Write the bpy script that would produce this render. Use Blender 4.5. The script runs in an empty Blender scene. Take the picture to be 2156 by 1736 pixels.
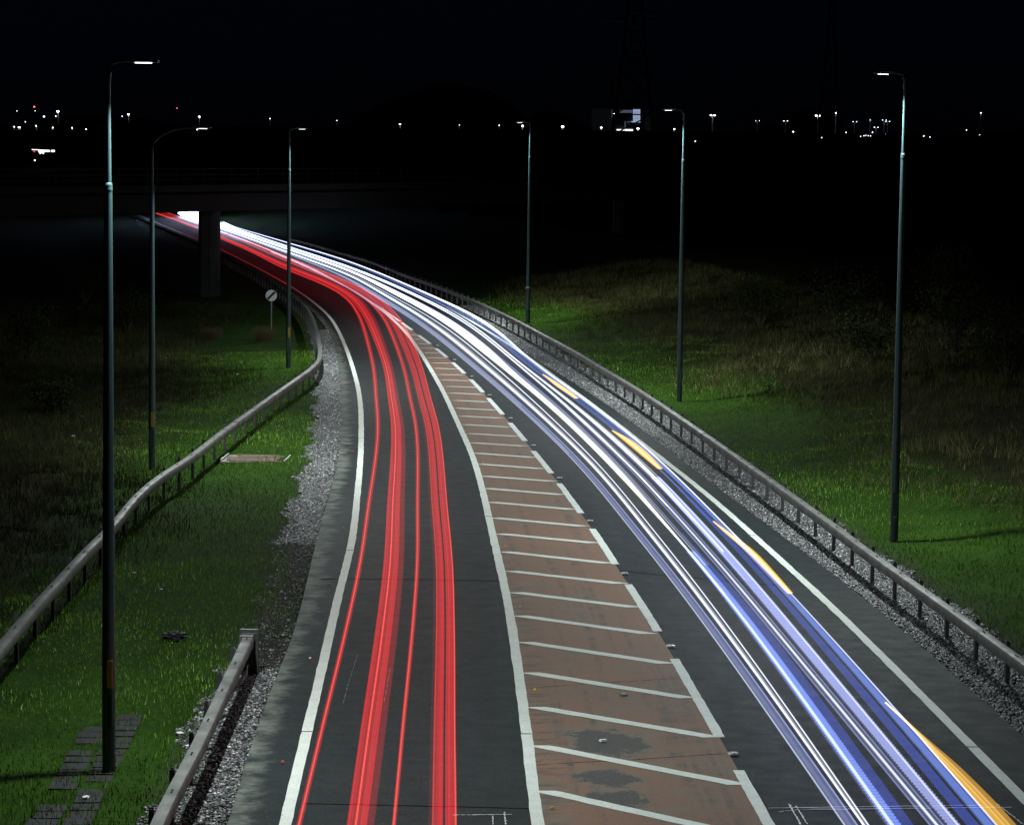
import bpy, bmesh, math, random
import numpy as np
from mathutils import Vector, Matrix, noise as mnoise

random.seed(7)
rng = np.random.default_rng(7)
scene = bpy.context.scene
C = scene.collection

# ---------------------------------------------------------------- camera
F, CAMH, YH, ROLL = 6000.0, 9.5, 305.0, math.radians(0.7)     # focal length in units of a 2156 wide frame
PITCH = math.atan((868 - YH) / F)
cam = bpy.data.cameras.new('camera'); camo = bpy.data.objects.new('camera', cam); C.objects.link(camo)
cam.sensor_width = 36.0; cam.lens = 36.0 * F / 2156.0
cam.clip_start = 0.1; cam.clip_end = 20000
camo.matrix_world = Matrix.Translation((0, 0, CAMH)) @ Matrix.Rotation(math.pi/2 - PITCH, 4, 'X') @ Matrix.Rotation(ROLL, 4, 'Z')
scene.camera = camo

# ---------------------------------------------------------------- night sky
w = bpy.data.worlds.new('World'); scene.world = w; w.use_nodes = True
nt = w.node_tree; nt.nodes.clear()
sky = nt.nodes.new('ShaderNodeTexSky'); sky.sky_type = 'NISHITA'; sky.sun_disc = False
sky.sun_elevation = math.radians(32.0); sky.sun_rotation = math.radians(150.0)      # moonlit sky, moon behind the camera; sky.altitude = 0
bg = nt.nodes.new('ShaderNodeBackground'); bg.inputs['Strength'].default_value = 0.00026
out = nt.nodes.new('ShaderNodeOutputWorld')
tintn = nt.nodes.new('ShaderNodeMix'); tintn.data_type = 'RGBA'; tintn.blend_type = 'MULTIPLY'; tintn.inputs[0].default_value = 1.0
tintn.inputs[7].default_value = (.30, .42, 1.3, 1)
nt.links.new(sky.outputs[0], tintn.inputs[6]); nt.links.new(tintn.outputs[2], bg.inputs['Color']); nt.links.new(bg.outputs[0], out.inputs['Surface'])

# ---------------------------------------------------------------- exposure
vs = scene.view_settings
vs.view_transform = 'Standard'; vs.look = 'None'; vs.exposure = 0.0; vs.gamma = 1.0
vs.use_curve_mapping = False
scene.cycles.transparent_max_bounces = 48
LAMP_W = 1500.0                                  # radiant power of one street lantern

# ================================================================ helpers
def tag(o, label=None, cat=None, group=None, kind=None):
    if label: o['label'] = label
    if cat: o['category'] = cat
    if group: o['group'] = group
    if kind: o['kind'] = kind
    return o

def empty(name, loc, rz=0.0):
    o = bpy.data.objects.new(name, None); C.objects.link(o)
    o.location = loc; o.rotation_euler = (0, 0, rz); o.empty_display_size = 0.3
    return o

def link(name, me, parent=None):
    o = bpy.data.objects.new(name, me); C.objects.link(o)
    if parent is not None: o.parent = parent
    return o

def mesh(name, verts, faces, mat, uv=None, smooth=False, col=None):
    me = bpy.data.meshes.new(name)
    verts = np.asarray(verts, dtype=np.float32)
    if isinstance(faces, np.ndarray):
        n, k = faces.shape
        me.vertices.add(len(verts)); me.vertices.foreach_set('co', verts.ravel())
        me.loops.add(n*k); me.loops.foreach_set('vertex_index', faces.astype(np.int32).ravel())
        me.polygons.add(n); me.polygons.foreach_set('loop_start', np.arange(0, n*k, k, dtype=np.int32))
        me.polygons.foreach_set('loop_total', np.full(n, k, dtype=np.int32))
        me.update(calc_edges=True); me.validate()
    else:
        me.from_pydata([tuple(map(float, v)) for v in verts], [], faces); me.update()
    if uv is not None:
        ul = me.uv_layers.new(name='UVMap'); uv = np.asarray(uv, dtype=np.float32)
        li = np.empty(len(me.loops), dtype=np.int32); me.loops.foreach_get('vertex_index', li)
        ul.data.foreach_set('uv', uv[li].ravel())
    if col is not None:
        a = me.color_attributes.new('tint', 'FLOAT_COLOR', 'POINT')
        c4 = np.ones((len(verts), 4), dtype=np.float32); c4[:, :3] = col
        a.data.foreach_set('color', c4.ravel())
    if smooth: me.polygons.foreach_set('use_smooth', np.ones(len(me.polygons), dtype=bool))
    if mat: me.materials.append(mat)
    return me

class MB:
    """collects boxes, tubes and prisms into one mesh"""
    def __init__(s): s.v = []; s.f = []
    def add(s, v, f):
        o = len(s.v); s.v += [tuple(p) for p in v]; s.f += [tuple(i+o for i in q) for q in f]; return s
    def box(s, c, d, rz=0.0, taper=1.0):
        cx, cy, cz = c; a, b, h = d[0]/2, d[1]/2, d[2]/2
        cs, sn = math.cos(rz), math.sin(rz); v = []
        for z, t in ((-h, 1.0), (h, taper)):
            for x, y in ((-a, -b), (a, -b), (a, b), (-a, b)):
                x *= t; y *= t
                v.append((cx + x*cs - y*sn, cy + x*sn + y*cs, cz + z))
        return s.add(v, [(3,2,1,0),(4,5,6,7),(0,1,5,4),(1,2,6,5),(2,3,7,6),(3,0,4,7)])
    def lathe(s, prof, n=14, c=(0,0,0)):
        v = []; f = []
        for r, z in prof:
            for k in range(n):
                a = 2*math.pi*k/n; v.append((c[0]+r*math.cos(a), c[1]+r*math.sin(a), c[2]+z))
        for i in range(len(prof)-1):
            for k in range(n):
                f.append((i*n+k, i*n+(k+1)%n, (i+1)*n+(k+1)%n, (i+1)*n+k))
        f.append(tuple(range(n-1, -1, -1))); f.append(tuple((len(prof)-1)*n+k for k in range(n)))
        return s.add(v, f)
    def tube(s, pts, rad, n=8):
        pts = [Vector(p) for p in pts]
        if not hasattr(rad, '__len__'): rad = [rad]*len(pts)
        v = []; f = []; up = Vector((0, 0, 1))
        for i, p in enumerate(pts):
            d = (pts[min(i+1, len(pts)-1)] - pts[max(i-1, 0)]).normalized()
            ref = up if abs(d.z) < 0.95 else Vector((1, 0, 0))
            a = d.cross(ref).normalized(); b = a.cross(d).normalized()
            for k in range(n):
                t = 2*math.pi*k/n; q = p + a*(rad[i]*math.cos(t)) + b*(rad[i]*math.sin(t)); v.append(q[:])
        for i in range(len(pts)-1):
            for k in range(n): f.append((i*n+k, i*n+(k+1)%n, (i+1)*n+(k+1)%n, (i+1)*n+k))
        f.append(tuple(range(n-1, -1, -1))); f.append(tuple((len(pts)-1)*n+k for k in range(n)))
        return s.add(v, f)
    def me(s, name, mat, smooth=False):
        return mesh(name, s.v, s.f, mat, smooth=smooth)
    def build(s, name, mat, parent=None, smooth=False):
        o = link(name, s.me(name, mat, smooth), parent)
        if smooth: set_auto_smooth(o)
        return o

def set_auto_smooth(o, ang=40):
    bm = bmesh.new(); bm.from_mesh(o.data)
    for e in bm.edges:
        if len(e.link_faces) == 2 and e.calc_face_angle(0) > math.radians(ang): e.smooth = False
    bm.to_mesh(o.data); bm.free()

# sight line of a point of the photograph (2156 x 1736 units) to the height z: how the survey of the place was made
def inv(x, y, z=0.0):
    cr, sr = math.cos(ROLL), math.sin(ROLL)
    a, b, c = x-1078.0, 868.0-y, -F
    a, b = a*cr - b*sr, a*sr + b*cr
    t = math.pi/2 - PITCH
    d = (a, b*math.cos(t) - c*math.sin(t), b*math.sin(t) + c*math.cos(t))
    k = (z - CAMH)/d[2]
    return np.array([d[0]*k, d[1]*k, z])
def inv_depth(x, y, depth):
    cr, sr = math.cos(ROLL), math.sin(ROLL)
    a, b, c = x-1078.0, 868.0-y, -F
    a, b = a*cr - b*sr, a*sr + b*cr
    t = math.pi/2 - PITCH
    d = (a, b*math.cos(t) - c*math.sin(t), b*math.sin(t) + c*math.cos(t))
    k = depth/d[1]
    return np.array([d[0]*k, depth, CAMH + d[2]*k])

def catmull(P, sub=8):
    P = np.asarray(P, float); Q = np.vstack([2*P[0]-P[1], P, 2*P[-1]-P[-2]]); out = []
    for i in range(1, len(Q)-2):
        p0, p1, p2, p3 = Q[i-1], Q[i], Q[i+1], Q[i+2]
        for t in np.linspace(0, 1, sub, endpoint=False):
            out.append(0.5*((2*p1) + (-p0+p2)*t + (2*p0-5*p1+4*p2-p3)*t*t + (-p0+3*p1-3*p2+p3)*t**3))
    out.append(Q[-2]); return np.array(out)
def arclen(P):
    return np.concatenate([[0], np.cumsum(np.linalg.norm(np.diff(P, axis=0), axis=1))])
def resample(P, step=None, n=None):
    s = arclen(P)
    t = np.linspace(0, s[-1], n if n else max(2, int(round(s[-1]/step))+1))
    return np.stack([np.interp(t, s, P[:, k]) for k in range(P.shape[1])], 1)
def smooth(P, k):
    if k < 1: return P
    n = len(P); r = int(3*k); g = np.exp(-0.5*(np.arange(-r, r+1)/k)**2); g /= g.sum()
    out = np.empty_like(P)
    for c in range(P.shape[1]):
        a = P[:, c]; pad = np.concatenate([2*a[0]-a[1:r+1][::-1], a, 2*a[-1]-a[-r-1:-1][::-1]])
        out[:, c] = np.convolve(pad, g, 'valid')
    return out
def normals(P):
    d = np.gradient(P[:, :2], axis=0); d /= np.linalg.norm(d, axis=1)[:, None] + 1e-9
    return np.stack([d[:, 1], -d[:, 0]], 1)           # to the right of travel
def extend(P, near=0, far=0):
    P = np.asarray(P)
    if near:
        d = P[0]-P[min(6, len(P)-1)]; d[2] = 0; d /= np.linalg.norm(d); P = np.vstack([P[0]+d*near, P])
    if far:
        d = P[-1]-P[-8]; d[2] = 0; d /= np.linalg.norm(d); P = np.vstack([P, P[-1]+d*far])
    return P
def world_curve(px, z=0.0, step=1.0, sm=3.0, near=0, far=0):
    q = catmull(px, 10); P = np.array([inv(a, b, z) for a, b in q])
    P = resample(P, 0.5); P = smooth(P, sm/0.5)
    P = extend(P, near, far)
    return resample(P, step)

# ================================================================ materials
def M(name, color, rough=0.6, metal=0.0, emit=None, strength=0.0):
    m = bpy.data.materials.new(name); m.use_nodes = True; b = m.node_tree.nodes['Principled BSDF']
    b.inputs['Base Color'].default_value = (*color, 1); b.inputs['Roughness'].default_value = rough
    b.inputs['Metallic'].default_value = metal
    if emit:
        b.inputs['Emission Color'].default_value = (*emit, 1); b.inputs['Emission Strength'].default_value = strength
    return m
class NT:
    def __init__(s, m): s.t = m.node_tree; s.b = s.t.nodes['Principled BSDF']
    def n(s, kind, **kw):
        x = s.t.nodes.new(kind)
        for k, v in kw.items():
            if k in x.inputs: x.inputs[k].default_value = v
            else: setattr(x, k, v)
        return x
    def l(s, a, b): s.t.links.new(a, b)
    def coord(s, kind='Object'): return s.n('ShaderNodeTexCoord').outputs[kind]
    def mapping(s, src, scale=(1, 1, 1), loc=(0, 0, 0)):
        m = s.n('ShaderNodeMapping'); m.inputs['Scale'].default_value = scale; m.inputs['Location'].default_value = loc
        s.l(src, m.inputs['Vector']); return m.outputs[0]
    def noise(s, vec, scale, detail=4, rough=0.6):
        x = s.n('ShaderNodeTexNoise', Scale=scale, Detail=detail, Roughness=rough); s.l(vec, x.inputs['Vector']); return x.outputs['Fac']
    def ramp(s, fac, stops):
        r = s.n('ShaderNodeValToRGB'); e = r.color_ramp.elements
        while len(e) < len(stops): e.new(0.5)
        for i, (p, c) in enumerate(stops): e[i].position = p; e[i].color = (*c, 1) if len(c) == 3 else c
        s.l(fac, r.inputs[0]); return r.outputs[0]
    def mix(s, fac, a, b, mode='MIX'):
        x = s.n('ShaderNodeMix', data_type='RGBA', blend_type=mode)
        for i, v in ((0, fac), (6, a), (7, b)):
            if hasattr(v, 'is_linked'): s.l(v, x.inputs[i])
            else: x.inputs[i].default_value = v if i == 0 else (*v, 1)
        return x.outputs[2]
    def math(s, op, a, b=0.0, clamp=False):
        x = s.n('ShaderNodeMath', operation=op); x.use_clamp = clamp
        for i, v in ((0, a), (1, b)):
            if hasattr(v, 'is_linked'): s.l(v, x.inputs[i])
            else: x.inputs[i].default_value = v
        return x.outputs[0]
    def step(s, v, lo, hi):
        x = s.n('ShaderNodeMapRange', interpolation_type='SMOOTHSTEP'); s.l(v, x.inputs[0])
        x.inputs[1].default_value = lo; x.inputs[2].default_value = hi; return x.outputs[0]
    def sep(s, v):
        x = s.n('ShaderNodeSeparateXYZ'); s.l(v, x.inputs[0]); return x.outputs
    def bump(s, h, strength=0.4, dist=0.01):
        x = s.n('ShaderNodeBump', Strength=strength, Distance=dist); s.l(h, x.inputs['Height']); s.l(x.outputs[0], s.b.inputs['Normal'])
    def base(s, c): s.l(c, s.b.inputs['Base Color'])
    def rough(s, c): s.l(c, s.b.inputs['Roughness'])

def mat_asphalt():
    m = M('asphalt', (.05, .05, .05), .62); t = NT(m); o = t.coord(); uv = t.coord('UV')
    fine = t.noise(o, 52, 2, .7); mid = t.noise(o, 2.2, 4); big = t.noise(o, .22, 3)
    streak = t.noise(t.mapping(uv, (2.6, .035, 1)), 1.0, 4)
    c = t.ramp(fine, [(.30, (.0028, .006, .0072)), (.50, (.0072, .0132, .0148)), (.64, (.016, .026, .0285)), (.78, (.13, .15, .155))])
    c = t.mix(t.math('MULTIPLY', t.step(mid, .35, .75), .5), c, (.0064, .012, .0138))
    c = t.mix(t.math('MULTIPLY', t.step(streak, .42, .75), .35), c, (.006, .0095, .0112))
    c = t.mix(t.math('MULTIPLY', t.step(big, .5, .75), .35), c, (.018, .025, .026))
    chips = t.step(t.noise(o, 17, 3, .7), .60, .70); c = t.mix(t.math('MULTIPLY', chips, .8), c, (.085, .102, .110)); pits = t.step(t.noise(o, 15, 3, .7), .43, .34); c = t.mix(pits, c, (.0025, .004, .005))
    track = t.noise(t.mapping(uv, (.9, .012, 1)), 1.0, 2); c = t.mix(t.math('MULTIPLY', t.step(track, .48, .62), .45), c, (.0075, .0105, .012))
    # pale silt washed to the edge of the carriageway
    u = t.sep(uv)
    wob = t.math('ADD', u[0], t.math('MULTIPLY', t.math('SUBTRACT', t.noise(o, 1.1, 8, .72), .5), 1.1))
    wob2 = t.math('ADD', u[0], t.math('MULTIPLY', t.math('SUBTRACT', t.noise(o, 2.6, 4), .5), .55))
    silt = t.math('MULTIPLY', t.step(wob, .45, .10), t.step(t.noise(o, 1.3, 7, .7), .32, .66))
    dust = t.math('MULTIPLY', t.step(wob2, 1.15, .30), .06)
    c = t.mix(t.math('MULTIPLY', silt, .9), c, (.20, .22, .185))
    c = t.mix(dust, c, (.075, .085, .078))
    t.b.inputs['Specular IOR Level'].default_value = .16
    t.base(c); t.rough(t.ramp(mid, [(.3, (.70, .70, .70)), (.7, (.80, .80, .80))]))
    t.bump(fine, .35, .004); return m
def mat_coloured():
    m = M('brown_surfacing', (.2, .12, .07), .75); t = NT(m); o = t.coord(); uv = t.coord('UV')
    fine = t.noise(o, 30, 4, .75); mid = t.noise(o, 1.1, 5); big = t.noise(o, .25, 3)
    c = t.ramp(fine, [(.28, (.085, .048, .030)), (.52, (.195, .098, .056)), (.78, (.29, .165, .105))])
    c = t.mix(t.step(mid, .42, .70), c, (.155, .115, .080))
    c = t.mix(t.math('MULTIPLY', t.step(big, .45, .7), .5), c, (.24, .098, .050))
    # tyre rubbed streaks where the dark asphalt shows through
    st = t.noise(t.mapping(uv, (3.6, .07, 1)), 1.0, 3, .6)
    br = t.noise(o, 1.6, 6, .85)
    wear = t.math('MULTIPLY', t.step(st, .50, .66), t.step(br, .40, .66))
    u = t.sep(uv)
    edge = t.math('MULTIPLY', t.step(u[0], .9, .1), t.math('MULTIPLY', t.step(t.noise(t.mapping(uv, (1.3, 5.5, 1)), 1.0, 5, .75), .49, .58), .85))
    wear = t.math('MAXIMUM', wear, edge)
    dots = t.step(t.noise(o, 9, 3, .8), .70, .76)
    c = t.mix(t.math('MULTIPLY', wear, .85), c, (.034, .042, .040))
    c = t.mix(t.math('MULTIPLY', dots, .8), c, (.05, .05, .045))
    # three big patches where the surfacing has come away
    oo = t.sep(o); wn = t.math('SUBTRACT', t.noise(o, 1.7, 5, .7), .5)
    for px, py, rx, ry in PATCHES:
        dx = t.math('DIVIDE', t.math('SUBTRACT', oo[0], px), rx); dy = t.math('DIVIDE', t.math('SUBTRACT', oo[1], py), ry)
        d = t.math('ADD', t.math('SQRT', t.math('ADD', t.math('MULTIPLY', dx, dx), t.math('MULTIPLY', dy, dy))), t.math('ADD', t.math('MULTIPLY', wn, 2.6), t.math('MULTIPLY', t.math('SUBTRACT', t.noise(o, 14, 4, .8), .5), 1.1)))
        sp = t.ramp(t.noise(o, 34, 3, .8), [(.35, (.022, .022, .020)), (.6, (.055, .052, .045)), (.72, (.26, .26, .24))])
        c = t.mix(t.math('MULTIPLY', t.step(d, 1.30, .95), .55), c, (.12, .125, .105))
        c = t.mix(t.step(d, 1.02, .86), c, sp)
    t.base(c); t.bump(fine, .4, .008); return m
def mat_paint():
    m = M('road_paint', (.72, .76, .70), .6); t = NT(m); o = t.coord()
    fine = t.noise(o, 26, 4, .75); mid = t.noise(o, 2.2, 5)
    c = t.ramp(mid, [(.3, (.60, .66, .60)), (.7, (.76, .80, .75))])
    c = t.mix(t.step(fine, .44, .34), c, (.33, .36, .34))
    worn = t.math('MULTIPLY', t.step(t.noise(o, 12, 5, .8), .60, .66), t.step(mid, .46, .62))
    c = t.mix(worn, c, (.12, .13, .125)); t.base(c); t.bump(fine, .5, .008); return m
def mat_steel(name='galvanised_steel', col=(.165, .168, .155)):
    m = M(name, col, .55, .35); t = NT(m); o = t.coord()
    big = t.noise(t.mapping(o, (1, 1, 1)), 1.6, 5); fine = t.noise(o, 18, 4)
    c = t.mix(t.step(big, .35, .7), col, tuple(v*.62 for v in col))
    c = t.mix(t.math('MULTIPLY', t.step(fine, .55, .75), .6), c, tuple(v*.4 for v in col))
    t.base(c); t.rough(t.ramp(big, [(.3, (.45,)*3), (.7, (.68,)*3)])); return m
def mat_concrete(name='concrete', col=(.0065, .0055, .0035)):
    m = M(name, col, .85); t = NT(m); o = t.coord()
    big = t.noise(o, .5, 5); st = t.noise(t.mapping(o, (2.5, 2.5, .15)), 1, 4)
    c = t.mix(t.step(big, .35, .7), col, tuple(v*.65 for v in col))
    c = t.mix(t.math('MULTIPLY', t.step(st, .5, .7), .5), c, tuple(v*.45 for v in col)); t.base(c); t.bump(t.noise(o, 12, 4), .3, .02); return m
def mat_ground():
    m = M('turf', (.03, .05, .02), .95); t = NT(m); o = t.coord(); t.b.inputs['Specular IOR Level'].default_value = .08
    big = t.noise(o, .5, 5); fine = t.noise(o, 9, 5, .75)
    at = t.n('ShaderNodeAttribute', attribute_name='tint').outputs['Color']
    c = t.mix(t.step(big, .35, .7), at, (.55, .6, .5), 'MULTIPLY')
    c = t.mix(t.step(fine, .42, .68), c, (.45, .42, .35), 'MULTIPLY'); t.base(c); t.bump(fine, .8, .05); return m
def mat_tint(name, rough=.6, spec=.4):
    m = M(name, (.5, .5, .5), rough); t = NT(m)
    at = t.n('ShaderNodeAttribute', attribute_name='tint').outputs['Color']; t.base(at)
    t.b.inputs['Specular IOR Level'].default_value = spec; return m
def mat_emit(name, col, s):
    m = bpy.data.materials.new(name); m.use_nodes = True; t = m.node_tree; t.nodes.clear()
    e = t.nodes.new('ShaderNodeEmission'); e.inputs[0].default_value = (*col, 1); e.inputs[1].default_value = s
    o = t.nodes.new('ShaderNodeOutputMaterial'); t.links.new(e.outputs[0], o.inputs[0]); return m
def mat_pole():
    m = M('dark_green_column_paint', (.045, .085, .09), .38); t = NT(m); o = t.coord()
    n = t.noise(t.mapping(o, (6, 6, .6)), 1.5, 5); c = t.mix(t.step(n, .4, .7), (.027, .058, .062), (.016, .036, .040)); t.base(c)
    t.rough(t.ramp(n, [(.3, (.32,)*3), (.7, (.5,)*3)])); return m
def mat_wood():
    m = M('weathered_wood', (.2, .13, .1), .85); t = NT(m); o = t.coord()
    g = t.noise(t.mapping(o, (1.5, 14, 4)), 1, 5, .7)
    c = t.ramp(g, [(.3, (.05, .032, .026)), (.5, (.14, .088, .070)), (.72, (.24, .19, .155))]); t.base(c); t.bump(g, .5, .01); return m

# ================================================================ survey of the road (photo points -> ground)
LINE_LEFT = [(600,1736),(642,1558),(682,1390),(719,1225),(739,1158),(751,1059),(760,946),(758.6,846),(744,778),(722,717),(695.5,669),(652.4,630.5),(611.6,603),(558.8,573),(513,549),(465,525.4),(418.4,505.6),(322,466),(278,447)]
LINE_HATCH = [(1132.5,1736),(1117.5,1625),(1102.5,1491.5),(1087.5,1385),(1074,1291.5),(1059,1218),(1043,1152),(1015.8,1029.4),(992.5,952.8),(964,891),(935.8,829),(905.9,776),(876,728),(852.5,698),(815,662),(765,626),(720,599),(660,567),(590,536),(520,508),(440,479),(370,454)]
LINE_DASH = [(1619,1736),(1554,1621),(1517.6,1555),(1422.4,1391.5),(1389,1333),(1322.4,1230.7),(1294,1185),(1246,1111),(1224,1082),(1178.5,1019),(1122.5,949),(1073,889.5),(1029,839.5),(991,799),(953.5,763.5),(917.5,733),(881.5,706),(842.6,677),(800,648),(750,616.5),(700,589),(640,560),(570,530)]
LINE_RIGHT = [(2154,1680),(1984,1508),(1817.5,1341.5),(1711,1238),(1618,1157),(1527.6,1072.7),(1437.6,1000),(1392,964.4),(1309,899.5),(1239,846),(1182.4,804),(1142.5,775),(1108.5,750),(1040,705),(960,658),(880,616),(800,580),(710,546),(620,516),(530,489),(450,467),(380,448)]
EDGE_RIGHT = [(2150,1544),(2037,1444),(1937,1355),(1854,1283),(1770,1221),(1681,1152),(1537.6,1046),(1437.6,969),(1294,862),(1222.4,815),(1126.4,754),(1042.4,700),(980.4,663.7),(900,622),(810,580),(720,544),(620,510),(530,483),(450,462),(390,448)]
EDGE_LEFT = [(478,1736),(520.5,1592),(560,1470),(594,1398),(617,1345),(634,1275),(650,1208),(665,1140),(694,1036),(711,973),(718,863),(712,775),(700,716),(672,672),(632,632),(595,606),(545,578),(500,555),(452,531),(405,510),(312,470),(268,451)]

c_ll = world_curve(LINE_LEFT, 0, 1.0, 3, 16, 220)
c_lh = world_curve(LINE_HATCH, 0, 1.0, 3, 16, 60)
c_ld = world_curve(LINE_DASH, 0, .5, 3, 16, 0)
c_lr = world_curve(LINE_RIGHT, 0, 1.0, 4, 18, 160)
e_l = world_curve(EDGE_LEFT, 0, 1.0, 3, 16, 220)
e_r = world_curve(EDGE_RIGHT, 0, 1.0, 4, 18, 180)
PATCHES = []
for px, py, rx, ry in ((1278, 1562, .62, 1.05), (1282, 1640, .45, .62), (1300, 1680, .50, .55)):
    p = inv(px, py); PATCHES.append((float(p[0]), float(p[1]), rx, ry))

def pl_dist(X, Y, P):
    """signed distance of points to a polyline, positive on the right of travel"""
    A = P[:-1, :2]; B = P[1:, :2]; best = np.full(X.shape, 1e9); sgn = np.ones(X.shape)
    for a, b in zip(A, B):
        d = b-a; L = d@d + 1e-9
        t = np.clip(((X-a[0])*d[0] + (Y-a[1])*d[1])/L, 0, 1)
        qx = X-a[0]-t*d[0]; qy = Y-a[1]-t*d[1]; r = np.hypot(qx, qy)
        s = np.where(qx*d[1] - qy*d[0] > 0, 1.0, -1.0)
        k = r < best; best = np.where(k, r, best); sgn = np.where(k, s, sgn)
    return best*sgn
E_L2 = resample(e_l, 4.0); E_R2 = resample(e_r, 4.0)
_gx = np.arange(-50, 42, .4); _gy = np.arange(18, 242, .4); _GX, _GY = np.meshgrid(_gx, _gy)
_gl = pl_dist(_GX, _GY, E_L2); _gr = pl_dist(_GX, _GY, E_R2)
def look(X, Y, G, P):
    ins = (X > -49.5) & (X < 41) & (Y > 18.5) & (Y < 241)
    fx = np.clip((X+50)/.4, 0, len(_gx)-1.001); fy = np.clip((Y-18)/.4, 0, len(_gy)-1.001); i = fx.astype(int); j = fy.astype(int); u = fx-i; v_ = fy-j
    r = G[j, i]*(1-u)*(1-v_) + G[j, i+1]*u*(1-v_) + G[j+1, i]*(1-u)*v_ + G[j+1, i+1]*u*v_
    if not ins.all(): r = r.copy(); r[~ins] = pl_dist(X[~ins], Y[~ins], P)
    return r
def sstep(v, a, b):
    t = np.clip((v-a)/(b-a), 0, 1); return t*t*(3-2*t)
def ground_z(X, Y, ret=False):
    X = np.asarray(X, float); Y = np.asarray(Y, float)
    dl = -look(X, Y, _gl, E_L2); dr = look(X, Y, _gr, E_R2)
    dl = np.where(dr > 0, -1, dl)
    z = np.full(X.shape, -0.06)
    left = -0.012 - 0.045*np.clip(dl-2.2, 0, 9) + 0.06*np.clip(dl-13, 0, 30)
    right = -0.012 + 0.05*np.clip(dr-1.6, 0, 2.2) + 0.15*np.clip(dr-3.8, 0, 16)
    z = np.where(dl > 0, np.maximum(left, -3), z); z = np.where(dr > 0, right, z)
    amp = 0.09*sstep(np.maximum(dl, dr), 2.6, 6)*(1-sstep(Y, 140, 185))
    z = z + amp*(np.sin(X*1.3+np.sin(Y*.7)*1.4)*np.sin(Y*.9+X*.31) + .5*np.sin(X*2.9+Y*1.7))
    r = np.hypot(X, Y)
    rise = 13*sstep(r, 330, 1150)
    off = sstep(np.maximum(dl, dr), 6, 40)
    z = z + rise*off
    return (z, dl, dr) if ret else z
def on_ground(px, py, it=8):
    z = 0.0
    for _ in range(it):
        p = inv(px, py, z); z = float(ground_z(np.array([p[0]]), np.array([p[1]]))[0])
    return np.array([p[0], p[1], z])

# ================================================================ ground sheet
def axis(lo, hi, step, ext_lo, ext_hi, g=1.22):
    a = list(np.arange(lo, hi+1e-6, step)); s = step
    while a[-1] < ext_hi: s *= g; a.append(a[-1]+s)
    s = step; b = []
    x = lo
    while x > ext_lo: s *= g; x -= s; b.append(x)
    return np.array(b[::-1] + a)
xs = axis(-36, 34, .6, -6500, 6500); ys = axis(30, 215, .75, -60, 7000)
GX, GY = np.meshgrid(xs, ys); gz, gdl, gdr = ground_z(GX, GY, True)
nx, ny = len(xs), len(ys)
idx = np.arange(nx*ny).reshape(ny, nx)
gf = np.stack([idx[:-1, :-1], idx[:-1, 1:], idx[1:, 1:], idx[1:, :-1]], -1).reshape(-1, 4)
tall = np.maximum(sstep(gdl, 5, 8), sstep(gdr, 4.8, 8.0))[..., None]
soil = np.maximum(sstep(gdl, 1.1, .6)*(gdl > 0), sstep(gdr, 2.4, 1.5)*(gdr > 0))[..., None]
gc = np.array([.028, .072, .006])*(1-tall) + np.array([.026, .025, .009])*tall
gc = gc*(1-soil) + np.array([.045, .042, .034])*soil
gm = mat_ground()
ground = link('ground', mesh('ground', np.stack([GX, GY, gz], -1).reshape(-1, 3), gf, gm, smooth=True, col=gc.reshape(-1, 3)))
tag(ground, 'dark grassy ground with banks beside the road', kind='structure')

# ================================================================ road
m_asph = mat_asphalt(); m_col = mat_coloured(); m_paint = mat_paint()
def sheet(name, A, B, z, mat, parent=None, n=220, across=6):
    a = resample(A[:, :2], n=n); b = resample(B[:, :2], n=n); s = arclen(a)
    v = []; uv = []
    for k in range(across+1):
        f = k/across; p = a*(1-f) + b*f
        v.append(np.column_stack([p, np.full(n, z)])); uv.append(np.column_stack([np.linalg.norm(b-a, axis=1)*f, s]))
    v = np.stack(v, 1).reshape(-1, 3); uv = np.stack(uv, 1).reshape(-1, 2)
    i = np.arange(n*(across+1)).reshape(n, across+1)
    f = np.stack([i[:-1, :-1], i[:-1, 1:], i[1:, 1:], i[1:, :-1]], -1).reshape(-1, 4)
    return link(name, mesh(name, v, f, mat, uv=uv), parent)
road = sheet('road', e_l, e_r, 0.0, m_asph, None, 420, 10)
tag(road, 'two lane asphalt road curving left under a bridge', kind='structure')

def strip(name, P, wid, z, mat, parent, jitter=.004, taper=False):
    nrm = normals(P); h = wid/2; n = len(P)
    j1 = rng.normal(0, jitter, n)[:, None]; j2 = rng.normal(0, jitter, n)[:, None]
    L = P[:, :2] - nrm*(h+j1); R = P[:, :2] + nrm*(h+j2)
    v = np.empty((2*n, 3)); v[0::2, :2] = L; v[1::2, :2] = R; v[:, 2] = z
    f = np.array([(2*i, 2*i+1, 2*i+3, 2*i+2) for i in range(n-1)])
    return link(name, mesh(name, v, f, mat), parent)
def cut(P, a, b, step=.25):
    s = arclen(P); t = np.arange(a, b, step); t = np.append(t, b)
    return np.stack([np.interp(t, s, P[:, k]) for k in range(P.shape[1])], 1)
def near_s(P, q):
    return arclen(P)[np.argmin(np.linalg.norm(P[:, :2]-np.asarray(q)[:2], axis=1))]

# coloured surfacing between the hatched lines
s0 = near_s(c_lh, inv(846, 690)); s1 = near_s(c_ld, inv(850, 682))
sheet('coloured_surfacing', cut(c_lh, 0, s0, 1.0), cut(c_ld, 0, s1, 1.0), 0.004, m_col, road, 200, 12)
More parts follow.
